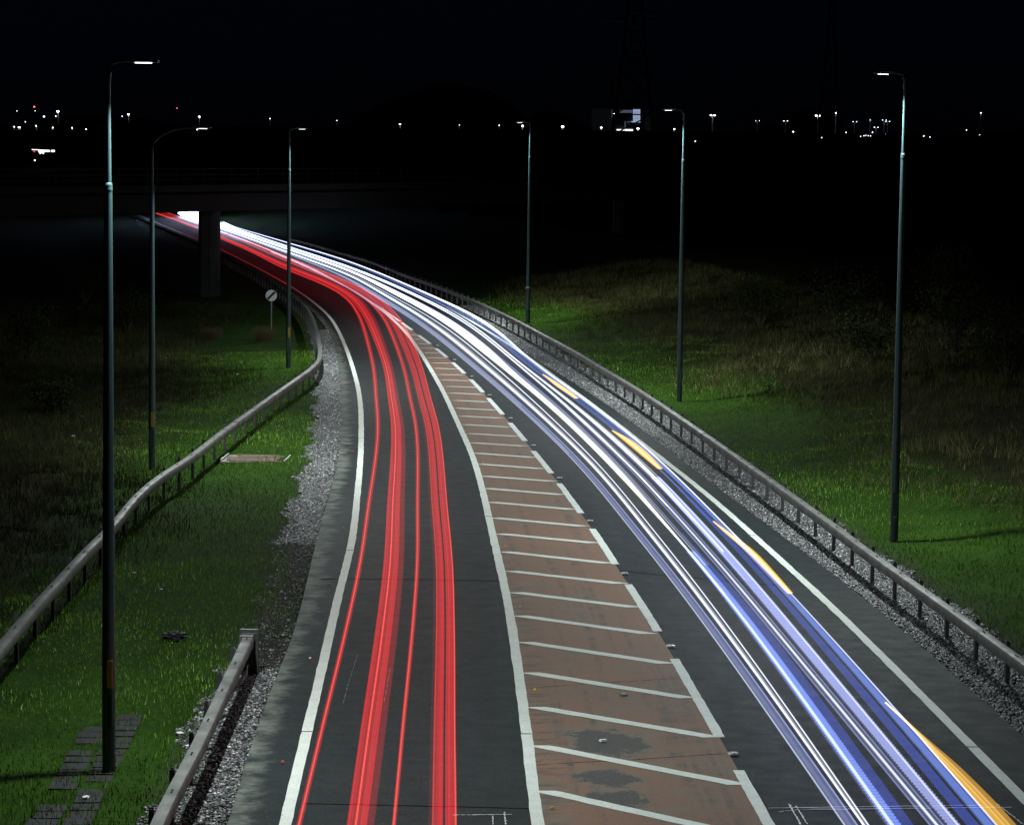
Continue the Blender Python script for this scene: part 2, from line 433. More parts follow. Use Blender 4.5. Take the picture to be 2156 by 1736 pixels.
# edge lines, laid in lengths with small joints
def edge_line(P, wid, z=0.010, length=24.0, gap=.06, start=0.0, lim=None):
    S = arclen(P)[-1] if lim is None else lim; a = start
    while a < S-1:
        b = min(a+length*random.uniform(.8, 1.2), S); far = a > 200
        strip('edge_line', cut(P, a, b, .5 if not far else 2), wid, z, m_paint, road); a = b+gap
edge_line(c_ll, .175); edge_line(c_lh, .18); edge_line(c_lr, .175)
edge_line(c_ld, .14, start=near_s(c_ld, inv(843, 677)), z=.0104)
# broken line on the right of the hatching: 6 m marks, 3 m gaps
DASHES = [((1640,1775),(1554,1621)),((1517.6,1555),(1422.4,1391.5)),((1389,1333),(1322.4,1230.7)),((1294,1185),(1246,1111)),((1224,1082),(1178.5,1019)),((1160.8,997.8),(1122.5,949)),((1106.8,929),(1073,889.5)),((1059,872),(1029,839.5)),((1017.5,826),(991,799)),((980.8,787),(953.5,763.5)),((943,753),(917.5,733)),((906.5,723.5),(881.5,706)),((866,694.5),(845,679))]
for i, (a, b) in enumerate(DASHES):
    sa, sb = near_s(c_ld, inv(*a)), near_s(c_ld, inv(*b))
    if i == 0: sa = sb-6
    strip('broken_line', cut(c_ld, sa, sb), .175, .0115, m_paint, road)
strip('broken_line', cut(c_ld, 1.0, 7.0), .175, .0115, m_paint, road)
# diagonal hatching
def cb(x, y): return ((834+x/2.588)*.8624, (1343+y/2.588)*.8624)
def cc(x, y): return ((834+x/2.588)*.8624, (672+y/2.588)*.8624)
def br(x, y): return ((1667+x/2.588)*.8624, (1343+y/2.588)*.8624)
H = [(cb(1262,1517), cb(2420,1775)), (cb(1232,1232), br(372,1484)), (cb(1212,989), br(207,1184)), (cb(1175,772), br(47,936)), (cb(1148,580), cb(2068,718)), (cb(1112,412), cb(1950,530)), (cb(1090,266), cb(1862,362)), (cb(1058,131), cb(1772,212)), (cb(1020,9), cb(1697,84))]
H += [(cc(*a), cc(*b)) for a, b in [((992,1632),(1608,1692)),((960,1532),(1535,1586)),((932,1432),(1465,1480)),((903,1345),(1400,1387)),((885,1268),(1340,1302)),((865,1192),(1273,1223)),((843,1123),(1220,1152)),((820,1058),(1163,1080)),((805,1000),(1110,1018)),((773,943),(1065,960)),((750,889),(1012,903)),((722,840),(973,852)),((708,790),(927,801)),((683,743),(893,754)),((662,702),(870,709)),((632,661),(810,667)),((612,627),(760,631)),((588,587),(735,594)),((568,553),(690,557)),((543,521),(660,523)),((520,489),(613,492)),((500,460),(590,462)),((480,432),(545,434)),((455,403),(505,404)),((435,376),(480,377))]]
h0, h1 = inv(*H[0][0]), inv(*H[1][0]); hp = h0-h1
def hatch(a, b):
    n = 14; P = np.array([a*(1-t)+b*t for t in np.linspace(0, 1, n)]); d = (b-a)/np.linalg.norm(b-a)
    nr = np.array([d[1], -d[0], 0]); h = .135
    L = P - nr*(h+rng.normal(0, .006, n)[:, None]); R = P + nr*(h+rng.normal(0, .006, n)[:, None])
    L[0] += d*.16; L[-1] += d*.10; R[0] -= d*.10; R[-1] -= d*.16          # slanting ends
    v = np.empty((2*n, 3)); v[0::2] = L; v[1::2] = R; v[:, 2] = .0095
    return link('hatch_line', mesh('hatch_line', v, np.array([(2*i, 2*i+1, 2*i+3, 2*i+2) for i in range(n-1)]), m_paint), road)
for a, b in H: hatch(inv(*a), inv(*b))
hb = inv(*H[0][1]) ; ha = h0
for k in (1, 2, 3): hatch(ha+hp*k*1.0, hb+hp*k*1.02)

# road studs
m_stud = M('cast_iron_stud', (.18, .18, .18), .45, .6); m_amber = M('amber_reflector', (.75, .55, .06), .3); m_white = M('white_reflector', (.8, .82, .85), .25); m_redr = M('red_reflector', (.6, .08, .05), .3)
def stud(p, rz, refl, big):
    s = .85 if big else .24
    b = MB()
    v = [(-.10*s, -.13*s, 0), (.10*s, -.13*s, 0), (.10*s, .13*s, 0), (-.10*s, .13*s, 0), (-.06*s, -.06*s, .028), (.06*s, -.06*s, .028), (.06*s, .06*s, .028), (-.06*s, .06*s, .028)]
    b.add(v, [(3,2,1,0),(4,5,6,7),(0,1,5,4),(1,2,6,5),(2,3,7,6),(3,0,4,7)])
    o = b.build('road_stud', m_stud if big else refl, road); o.location = (p[0], p[1], .0125); o.rotation_euler = (0, 0, rz)
    if big:
        for sx in (-.035, .035): MB().box((sx, -.085, .020), (.045, .03, .03)).build('reflector', refl, o)
gaps = [((1536,1588)), (1404,1361), (1307,1208), (1234,1097), (1170,1007), (1114,938), (1066,881), (1022,832), (985,793), (948,758), (912,728)]
for q in gaps:
    p = inv(q[0]+9, q[1]); stud(p, .1, m_white, True)
S = arclen(c_lh); nl = normals(c_lh)
for k, s in enumerate(np.arange(17, 150, 8.9)):
    p = cut(c_lh, s, s+.5, .5)[0]; n_ = nl[int(s)]; stud((p[0]+n_[0]*.24, p[1]+n_[1]*.24), .05, m_amber, False)
nl2 = normals(c_ll)
for s in np.arange(20, 160, 8.9):
    p = cut(c_ll, s, s+.5, .5)[0]; n_ = nl2[int(s)]; stud((p[0]-n_[0]*.26, p[1]-n_[1]*.26), .05, m_redr, False)
# surveyors' chalk lines near the camera
m_chalk = M('chalk', (.78, .8, .82), .9)
def chalk(a, b, wd=.018, z=.0132):
    a, b = inv(*a), inv(*b); n = 26; P = np.array([a*(1-t)+b*t for t in np.linspace(0, 1, n)]); P[:, :2] += rng.normal(0, .006 if wd > .011 else .0012, (n, 2))
    strip('chalk_line', P, wd, z, m_chalk, road, .004)
chalk(br(540,1630), br(1880,1612), .02); chalk(br(740,1640), br(2075,1625), .02, .0140); chalk(br(670,1605), br(745,1734), .02, .0148); chalk(br(715,1618), br(785,1734), .02, .0148)
chalk(br(605,1655), br(730,1640), .014, .0148); chalk(cb(700,1675), cb(1075,1670), .014); chalk(cb(1030,1655), cb(1035,1734), .014, .014); chalk(cb(955,1680), cb(955,1734), .012, .014)
chalk(br(1985,1605), br(2150,1734), .02, .0148)

m_chalk = M('scuff', (.15, .16, .17), .9)
for a, b in (((753,1378),(736,1432)), ((736,1432),(722,1482)), ((822,1405),(809,1478))): chalk(a, b, .009, .0136)
m_seam = M('bitumen_seam', (.003, .0035, .004), .95); m_seam.node_tree.nodes['Principled BSDF'].inputs['Specular IOR Level'].default_value = .05
def seam(a, b, wd, z):
    a, b = inv(*a), inv(*b); n = 30; P = np.array([a*(1-t)+b*t for t in np.linspace(0, 1, n)]); P[:, 1] += np.cumsum(rng.normal(0, .01, n)); strip('joint_seam', P, wd, z, m_seam, road, .006)
seam((672,1218), (1052,1222), .07, .0025); seam((1190,1190), (1640,1232), .05, .0025); seam((1085,1450), (1440,1425), .02, .0060); seam((1110,1610), (1530,1585), .02, .0060); seam((640,1690), (1120,1698), .05, .0025); seam((1010,1010), (1170,1008), .02, .0060)

# ================================================================ gravel strips and soil
def stones(name, P, label, dens, off0, off1, size=(.020, .042), s_lo=0, s_hi=None, dark=0.0, zo=-.006):
    """P runs along the asphalt edge; stones spread between the two offsets from it"""
    s = arclen(P); S1 = s[-1] if s_hi is None else s_hi; area = (S1-s_lo)*abs(off1-off0); n = int(area*dens)
    t = rng.uniform(s_lo, S1, n); u = rng.beta(1.05, 1.15, n)
    nr = normals(P); x = np.interp(t, s, P[:, 0]); y = np.interp(t, s, P[:, 1]); nxx = np.interp(t, s, nr[:, 0]); nyy = np.interp(t, s, nr[:, 1])
    edge = .12*np.sin(t*.9) + .08*np.sin(t*2.3+1) + .05*np.sin(t*7.1)
    o = off0 + u*(off1-off0+edge*np.sign(off1-off0)); x = x+nxx*o; y = y+nyy*o
    z = ground_z(x, y)
    base = np.array([(1,0,0),(-1,0,0),(0,1,0),(0,-1,0),(0,0,1),(0,0,-1)], float)
    F8 = np.array([(0,2,4),(2,1,4),(1,3,4),(3,0,4),(2,0,5),(1,2,5),(3,1,5),(0,3,5)])
    r = rng.uniform(size[0], size[1], n)
    J = 1+rng.uniform(-.35, .35, (n, 6, 3)); v = base[None]*J + rng.uniform(-.25, .25, (n, 6, 3))
    v *= r[:, None, None]; v[:, :, 2] *= .62
    a = rng.uniform(0, 6.283, n); ca, sa = np.cos(a)[:, None], np.sin(a)[:, None]
    vx = v[..., 0]*ca - v[..., 1]*sa; vy = v[..., 0]*sa + v[..., 1]*ca
    V = np.stack([vx+x[:, None], vy+y[:, None], v[..., 2]+(z+zo+r*.45)[:, None]], -1).reshape(-1, 3)
    Fc = (F8[None] + (np.arange(n)*6)[:, None, None]).reshape(-1, 3)
    g = np.clip(rng.lognormal(-2.35, .95, n), .012, .8)*(1-dark)
    tintc = np.stack([g, g*rng.uniform(.97, 1.03, n), g*rng.uniform(.95, 1.08, n)], 1)
    o = link(name, mesh(name, V, Fc, m_stone, col=np.repeat(tintc, 6, 0)))
    return tag(o, label, kind='stuff')
m_stone = mat_tint('gravel_stone', .55, .5)
# width of the stone strips measured from the asphalt edges
sR = lambda x, y: near_s(e_r, inv(x, y)); sL = lambda x, y: near_s(e_l, inv(x, y))
stones('gravel', e_r, 'pale loose gravel between the asphalt and the right guard rail', 520, -.05, 1.75, s_lo=10, s_hi=sR(1294, 862))
stones('gravel', e_r, 'pale loose gravel between the asphalt and the far right guard rail', 300, -.05, 1.75, (.026, .05), s_lo=sR(1294, 862), s_hi=sR(940, 643))
stones('gravel', e_l, 'pale loose gravel beside the left edge of the road before the bend', 420, .06, -.95, (.024, .046), s_lo=sL(664, 1145), s_hi=sL(690, 695))
stones('gravel', e_l, 'pale loose gravel between the short guard rail and the road', 620, .04, -1.1, (.018, .038), s_lo=6, s_hi=sL(594, 1398))
stones('gravel', e_l, 'sparse dark grit on bare soil past the short rail', 160, .0, -.9, (.014, .03), s_lo=sL(594, 1398), s_hi=sL(664, 1145), dark=.25)

# ================================================================ guard rails
m_steel = mat_steel(); m_post = mat_steel('post_steel', (.075, .075, .082)); m_bolt = M('dark_bolt', (.03, .03, .03), .5, .5)
PROF = [(-.10, .03), (-.085, .0), (-.03, .006), (.03, .006), (.085, 0), (.10, .03), (.105, .10), (.10, .17), (.085, .198), (.03, .205), (-.03, .205), (-.085, .198), (-.10, .17)]
bolt_me = MB().lathe([(.016, 0), (.016, .012), (.010, .02)], 6).me('bolt', m_bolt)
def rail(px, label, side, top=.72, sm=1.2, near=0, far=0, far_posts=400, post_w=.115, group='steel guard rails along the road'):
    """px: photo points along the top edge of the beam; side +1 when the posts stand to the right of the beam"""
    q = catmull(px, 10)
    P = np.array([inv(a, b, top) for a, b in q]); P = smooth(resample(P, .4), sm/.4); P = extend(P, near, far); P = resample(P, .4)
    gz_ = smooth(ground_z(P[:, 0], P[:, 1])[:, None], 6)[:, 0]
    root = empty('guard_rail', (float(P[0, 0]), float(P[0, 1]), 0)); tag(root, label, 'guard rail', group)
    o0 = P[0].copy(); o0[2] = 0
    s = arclen(P); SEC = 2.4; a = 0.0; first_post = None; nr = normals(P)
    prof = np.array(PROF)
    while a < s[-1]-.3:
        b = min(a+SEC, s[-1]); Q = cut(P, a, b-.012, .6 if P[0, 1] < 1e9 else 1)
        zq = np.interp(np.linspace(a, b, len(Q)), s, gz_)*0 + top-.205
        n_ = normals(Q); v = []
        for k in range(len(Q)):
            for pn, pz in prof: v.append((Q[k, 0]+n_[k, 0]*pn-o0[0], Q[k, 1]+n_[k, 1]*pn-o0[1], zq[k]+pz))
        m = len(prof); f = []
        for k in range(len(Q)-1):
            for j in range(m): f.append((k*m+j, k*m+(j+1) % m, (k+1)*m+(j+1) % m, (k+1)*m+j))
        f.append(tuple(range(m-1, -1, -1))); f.append(tuple((len(Q)-1)*m+j for j in range(m)))
        be = link('beam', mesh('beam', v, f, m_steel, smooth=True), root); set_auto_smooth(be, 50)
        mid = Q[0]
        if mid[1] < 95:
            for db in (.07, .19):
                pb = cut(P, min(a+db, s[-1]), min(a+db+.1, s[-1]), .1)[0]
                bo = link('bolt', bolt_me, be); bo.location = (pb[0]-o0[0], pb[1]-o0[1], top-.002)
        # post behind the beam
        sp = a+SEC*.55
        if sp < s[-1] and mid[1] < far_posts:
            p = cut(P, sp, sp+.1, .1)[0]; k = min(int(sp/.4), len(nr)-1); n2 = nr[k]; dz = float(np.interp(sp, s, gz_))
            x, y = p[0]+n2[0]*side*.145-o0[0], p[1]+n2[1]*side*.145-o0[1]; rz = math.atan2(n2[1], n2[0])
            if first_post is None:
                bb = MB(); hh = top+.055+.5; z0 = -.5
                bb.box((0, -post_w/2+.004, (z0+hh-.5)/2), (.07, .008, hh)); bb.box((0, post_w/2-.004, (z0+hh-.5)/2), (.07, .008, hh)); bb.box((side*-.031, 0, (z0+hh-.5)/2), (.008, post_w-.016, hh))
                first_post = bb.me('post', m_post)
            po = link('post', first_post, root); po.location = (x, y, 0); po.rotation_euler = (random.uniform(-.02, .02), random.uniform(-.02, .02), rz+random.uniform(-.06, .06))
        a = b
    return root, P
RAIL_R = [(2156,1391.5),(2017.4,1291.5),(1917.5,1221.5),(1827.5,1158),(1754,1102.7),(1687.6,1055),(1624,1010),(1527.6,942.7),(1437.6,881),(1345.7,820),(1269,774),(1212.4,740),(1142.5,702.8),(1085.8,672.8),(1019,641),(952.5,613),(902.5,594),(852.6,577),(786,551),(719,531),(681,520),(611.6,501)]
rail(RAIL_R, 'long grey steel guard rail along the right verge below the bank', +1, near=14, far=0)
RAIL_L = [(-60,1428),(0,1358),(66.7,1280),(133.4,1208.3),(180,1158),(240.9,1098.3),(283.6,1046.6),(333.6,1003),(400.3,959.8),(467,908),(533.8,859.8),(600.5,813),(645,782),(668,762),(674,742),(670,712),(662,680),(648,650),(628,630),(604,610),(570.7,588),(534.8,566.7),(498.7,549),(467.5,532),(417,511),(330.7,475),(290,457)]
rail(RAIL_L, 'long grey guard rail crossing the left grass then bending along the road', -1, sm=.9)
RAIL_S = [(318,1760),(328.6,1735),(360.3,1665),(400.3,1595),(440,1512),(480.4,1425),(513.8,1358.5),(522,1338)]
short_root, SP = rail(RAIL_S, 'short grey guard rail ending at an anchor block in the left foreground', -1, near=12)
# anchor block that ends the short rail
e = SP[-1]; ex, ey = float(e[0]-SP[0, 0]), float(e[1]-SP[0, 1])
MB().box((ex+.0, ey+.30, .36), (.34, .10, .86)).box((ex-.15, ey+.20, .34), (.04, .22, .66)).box((ex+.15, ey+.20, .34), (.04, .22, .66)).build('anchor_block', m_post, short_root)
v = [(ex-.16, ey+.245, .735), (ex+.16, ey+.245, .735), (ex+.05, ey+.06, .728), (ex-.07, ey+.06, .728), (ex-.16, ey+.245, .70), (ex+.16, ey+.245, .70), (ex+.05, ey+.06, .50), (ex-.07, ey+.06, .50)]
MB().add(v, [(0,1,2,3),(7,6,5,4),(0,4,5,1),(1,5,6,2),(2,6,7,3),(3,7,4,0)]).build('tapered_end_piece', m_steel, short_root)
MB().box((ex-.02, ey-.05, .615), (.235, .16, .235)).build('joint_sleeve', m_steel, short_root)
MB().box((ex-.02, ey-1.1, .16), (.06, .9, .10), -.12).tube([(ex+.05, ey-.6, .30), (ex+.06, ey-1.0, .22), (ex+.0, ey-1.5, .12)], .014, 6).build('tension_strut', m_steel, short_root)

# ================================================================ street lamps
m_pole = mat_pole(); m_lens = mat_emit('lantern_led', (.93, .97, 1.0), 3.5); m_lant = M('lantern_casing', (.30, .31, .32), .45, .3)
m_label = M('yellow_label', (.62, .42, .03), .6); m_ink = M('label_ink', (.02, .02, .02), .7)
def text_mesh(name, body, size, mat, parent, loc, rot):
    cu = bpy.data.curves.new(name, 'FONT'); cu.body = body; cu.size = size; cu.align_x = 'CENTER'; cu.align_y = 'CENTER'; cu.extrude = .001
    t = bpy.data.objects.new(name, cu); C.objects.link(t); bpy.context.view_layer.update()
    me = bpy.data.meshes.new_from_object(t.evaluated_get(bpy.context.evaluated_depsgraph_get())); bpy.data.objects.remove(t)
    me.materials.clear(); me.materials.append(mat); o = link(name, me, parent); o.location = loc; o.rotation_euler = rot; return o
def lamp(base_px, top_px, label, aim, style='plain', label_plate=False, arm=.5, tilt=-16, power=1.0, tagz=None):
    p = on_ground(*base_px); d = p[1]
    tp = inv_depth(top_px[0], top_px[1], d); Hh = tp[2]-p[2]
    root = empty('street_lamp', p); tag(root, label, 'street lamp', 'road lighting columns')
    r0, r1, r2 = .100, .062, .036; zs = Hh*.826
    prof = [(r0, -.3), (r0, 1.9), (r0*.96, 2.0), (r1, zs)]
    if style == 'banded': prof = [(.125, -.3), (.122, 1.85), (.10, 1.95), (.098, 2.0), (r1*.95, zs)]
    lean = (tp[0]-p[0])/Hh
    col_ = MB().lathe(prof, 18).build('column', m_pole, root, True)
    up = MB().lathe([(r1*.80, zs), (r2, Hh-.35 if style != 'curved' else Hh-.55), (r2*.9, Hh-.12 if style != 'curved' else Hh-.5)], 16).build('upper_column', m_pole, root, True)
    MB().lathe([(r1*1.02, zs-.06), (r1*1.05, zs-.05), (r1*1.05, zs-.01), (r1*1.0, zs+.0), (r1*1.05, zs+.02), (r1*1.0, zs+.05), (r1*.8, zs+.07)], 18).build('collar', m_pole, root, True)
    if style == 'banded':
        MB().lathe([(.125, 1.80), (.150, 1.82), (.150, 1.90), (.125, 1.92)], 18).build('clamp_band', m_pole, root, True)
        for a in (-2.4, -1.57, -.7): MB().box((.15*math.cos(a), .15*math.sin(a), 1.86), (.03, .03, .05), a).build('clamp_bolt', m_lant, root)
    # lantern on its bracket
    ax = math.cos(aim); ay = math.sin(aim); hz = Hh
    if style == 'curved':
        pts = []
        for k in range(9):
            t = k/8; pts.append((ax*arm*.95*t**1.6, ay*arm*.95*t**1.6, Hh-.55+.60*math.sin(t*math.pi/2)**.9))
        MB().tube(pts, [.042-.014*k/8 for k in range(9)], 10).build('bracket', m_pole, root, True)
        lx = arm*.95; hz = Hh+.05
    else:
        MB().tube([(0, 0, Hh-.36), (ax*.02, ay*.02, Hh-.16), (ax*.05, ay*.05, Hh-.03), (ax*.14, ay*.14, Hh), (ax*arm*.55, ay*arm*.55, Hh+.005)], [r2, r2*.9, .034, .026, .024], 10).build('bracket', m_pole, root, True)
        lx = arm*.50
    L_, W_ = .52, .28
    lan = empty('x', (0, 0, 0)); bpy.data.objects.remove(lan)
    prof2 = [(0, .05), (.06, .095), (.30, .13), (.5, .11), (L_, .05)]; v = []
    for x, hw in prof2:
        for y, z in ((-hw, 0), (hw, 0), (hw*.8, .06 if x < .4 else .035), (-hw*.8, .06 if x < .4 else .035)): v.append((x, y, z))
    f = []
    for i in range(len(prof2)-1):
        for j in range(4): f.append((i*4+j, i*4+(j+1) % 4, i*4+4+(j+1) % 4, i*4+4+j))
    f += [(3, 2, 1, 0), tuple(16+j for j in range(4))]
    la = MB().add(v, f).build('lantern', m_lant, root); la.location = (ax*lx, ay*lx, hz-.01); la.rotation_euler = (0, 0, aim)
    MB().box((.29, 0, -.008), (.25, .11, .010)).build('lens', m_lens, la)
    for sg_ in (-1, 1):                                                 # lantern optics throw the light up and down the road
        li = bpy.data.lights.new('lantern_light', 'AREA'); li.shape = 'RECTANGLE'; li.size = .17; li.size_y = .17; li.energy = LAMP_W*power/2; li.color = (.88, .98, .97)
        li.spread = math.radians(122)
        lo = bpy.data.objects.new('lantern_light', li); C.objects.link(lo); lo.parent = la; lo.location = (.29, sg_*.02, -.035 - .03); lo.rotation_euler = (sg_*math.radians(34), math.radians(tilt), 0)
    # small furniture on the column
    dr_ = MB().box((0, -r0*.98, .95), (.13, .014, .55)).build('access_door', m_pole, root)
    if label_plate:
        pl = MB().box((.030, -r0*1.0+.004, 1.52), (.085, .012, .42)).build('number_plate', m_label, root); pl['label'] = 'yellow number label'
        text_mesh('plate_number', 'CHV ENIO', .075, m_ink, pl, (.030, -r0-.0040, 1.52), (math.pi/2, -math.pi/2, 0))
    if tagz: MB().box((0, -r0*1.02, tagz), (.09, .01, .02)).build('metal_tag', m_lant, root)
    return root
lamp((229,1625), (226,129), 'nearest tall street lamp at far left, lantern arm pointing right', 0.10, label_plate=True, arm=.46, power=.8)
lamp((320,990), (319,272), 'left street lamp with curved bracket arm behind the long guard rail', 0.15, style='curved', label_plate=True, arm=1.25)
lamp((607,775), (609,271), 'left street lamp beside the round sign at the bend', 0.2, label_plate=True, arm=.5)
lamp((1882,1140), (1907,155.5), 'tall street lamp at far right, standing behind the right guard rail', math.pi-.1, arm=.48, tagz=.62, tilt=-9, power=1.15)
lamp((1430,845), (1443,232), 'middle street lamp of the three on the right bank', math.pi-.15, arm=.6, tilt=-9, power=1.15)
lamp((1111,680), (1118,258), 'farthest right street lamp with a clamp band round its base', math.pi-.2, style='banded', arm=.55, tagz=1.0, tilt=-9, power=1.1)

# ================================================================ round speed sign
p = on_ground(571, 694); m_signw = M('sign_white', (.80, .84, .84), .35); m_signb = M('sign_black', (.01, .01, .01), .5); m_sgrey = M('sign_post_grey', (.22, .22, .22), .5, .3)
sg = empty('speed_sign', p); tag(sg, 'round white speed sign with a black diagonal bar on a thin post', 'road sign')
Hs = inv_depth(571, 622, p[1])[2]-p[2]
MB().lathe([(.038, -.2), (.038, Hs-.05)], 10).build('post', m_sgrey, sg, True)
v = []; f = []; n = 32
for y, r in ((-.052, .285), (-.044, .29), (-.040, .285)):
    for k in range(n): v.append((r*math.cos(2*math.pi*k/n), y, Hs+r*math.sin(2*math.pi*k/n)))
for i in range(2):
    for k in range(n): f.append((i*n+k, i*n+(k+1) % n, (i+1)*n+(k+1) % n, (i+1)*n+k))
f += [tuple(range(n)), tuple(2*n+k for k in range(n-1, -1, -1))]
face = MB().add(v, f).build('sign_face', m_signw, sg)
a = math.radians(45); cs, sn = math.cos(a), math.sin(a); hw = .058; hl = .272; vv = []
for y in (-.0565, -.0525):
    for l_, w_ in ((-hl, -hw), (hl, -hw), (hl, hw), (-hl, hw)): vv.append((l_*cs-w_*sn, y, Hs+l_*sn+w_*cs))
MB().add(vv, [(0,1,2,3),(7,6,5,4),(0,4,5,1),(1,5,6,2),(2,6,7,3),(3,7,4,0)]).build('diagonal_bar', m_signb, face)

# ================================================================ bridge
m_conc = mat_concrete(); m_conc2 = mat_concrete('pale_concrete', (.028, .029, .030))
A0 = np.array([-21.3, 171.0]); B0 = np.array([1.4, 214.0]); bd = (B0-A0)/np.linalg.norm(B0-A0); bn = np.array([-bd[1], bd[0]])   # bn: away from the camera
SOF = 5.2; m_par = M('parapet_paint', (.004, .004, .004), .8)
bridge = empty('road_bridge', (float(A0[0]), float(A0[1]), 0)); tag(bridge, 'dark concrete road bridge crossing over the far bend', 'bridge')
rz = math.atan2(bd[1], bd[0])
def bpart(name, s, t, z, dims, mat, **k):
    c = bd*s + bn*t; return MB().box((c[0], c[1], z), dims, rz).build(name, mat, bridge)
bpart('deck', 10, 6.0, SOF+.62, (170, 11.0, 1.10), m_conc)
bpart('edge_beam', 10, .15, SOF+.53, (170, .7, 1.06), m_conc)
bpart('string_course', 10, .05, SOF+1.42, (170, 1.1, .42), m_conc)
for k in range(56): bpart('parapet_post', -70+k*3.0, .1, SOF+2.13, (.09, .09, 1.0), m_par)
for z in (SOF+1.95, SOF+2.25, SOF+2.6): bpart('parapet_rail', 10, .1, z, (168, .07, .07), m_par)
def pier(px, pybot, t0, wid, dep, fins=True):
    lo, hi = -40.0, 90.0
    for _ in range(60):
        md = (lo+hi)/2; P_ = A0+bd*md+bn*t0; ang = P_[0]/P_[1]
        want = inv(px, 500)[0]/inv(px, 500)[1]
        if ang < want: lo = md
        else: hi = md
    c = bd*lo + bn*t0; P_ = A0+c
    zb = CAMH-(CAMH-inv_depth(px, pybot, P_[1])[2])
    n = 20; v = []; f = []
    ring = []
    for k in range(n):
        a = 2*math.pi*k/n; x = math.copysign(abs(math.cos(a))**.5, math.cos(a))*wid/2; y = math.copysign(abs(math.sin(a))**.7, math.sin(a))*dep/2; ring.append((x, y))
    r2 = 0.0
    for z in (min(zb, 0)-1.0, SOF+.3):
        for x, y in ring: v.append((c[0]+x*math.cos(r2)-y*math.sin(r2), c[1]+x*math.sin(r2)+y*math.cos(r2), z))
    f = [(k, (k+1) % n, n+(k+1) % n, n+k) for k in range(n)] + [tuple(range(n-1, -1, -1)), tuple(n+k for k in range(n))]
    o = MB().add(v, f).build('pier', m_conc2, bridge)
    MB().box((c[0]+wid*.1, c[1]-dep/2-.004, (SOF+zb)/2-.2), (.05, .06, SOF-zb)).build('joint_strip', m_conc, o)
    return o
pier(441, 605, 1.6, 1.30, 2.6); pier(1303, 503, 1.6, 1.0, 1.6)

# ================================================================ light trails (each a glowing ribbon of lamp light at lamp height)
_mats = {}
def glow(col, s):
    k = (col, s)
    if k not in _mats:
        m = mat_emit('trail_glow', col, s*.5); t = m.node_tree; e = t.nodes['Emission']; tr = t.nodes.new('ShaderNodeBsdfTransparent'); ad = t.nodes.new('ShaderNodeAddShader')
        t.links.new(e.outputs[0], ad.inputs[0]); t.links.new(tr.outputs[0], ad.inputs[1]); t.links.new(ad.outputs[0], t.nodes['Material Output'].inputs[0]); _mats[k] = m
    return _mats[k]
def follow(A, B, ref, sm):
    """keep a vehicle's path at a slowly changing distance from a line of the road"""
    if ref is None: return smooth(A, 3), smooth(B, 3)
    s = arclen(ref); nr = normals(ref); C_ = (A+B)/2; out = []; t = None
    for P in (C_, A, B):
        k = [int(np.argmin(np.linalg.norm(ref[:, :2]-p[:2], axis=1))) for p in P]
        o = np.array([(p[:2]-ref[i, :2])@nr[i] for p, i in zip(P, k)]); ss = s[k]; order = np.argsort(ss, kind='stable')
        if t is None: t = np.arange(ss.min(), ss.max(), 1.0); q = np.stack([np.interp(t, s, ref[:, c]) for c in (0, 1)], 1); n2 = np.stack([np.interp(t, s, nr[:, c]) for c in (0, 1)], 1); continue
        oo = smooth(np.interp(t, ss[order], o[order])[:, None], sm)[:, 0]
        out.append(np.column_stack([q+n2*oo[:, None], np.full(len(q), P[0, 2])]))
    return out
def fine(seed, f0, f1, n, cols, s_lo, s_hi, fill=.8):
    """a bundle of thin overlapping streaks between two edges of a band"""
    r = np.random.default_rng(seed); e = np.cumsum(np.r_[0, r.uniform(.4, 1.6, n)]); e = f0+(f1-f0)*e/e[-1]; out = []
    for a, b in zip(e, e[1:]):
        wd = (b-a)*fill*r.uniform(.6, 1.25); c = (a+b)/2; out.append((c-wd/2, c+wd/2, cols[r.integers(len(cols))], float(round(r.uniform(s_lo, s_hi), 2))))
    return out
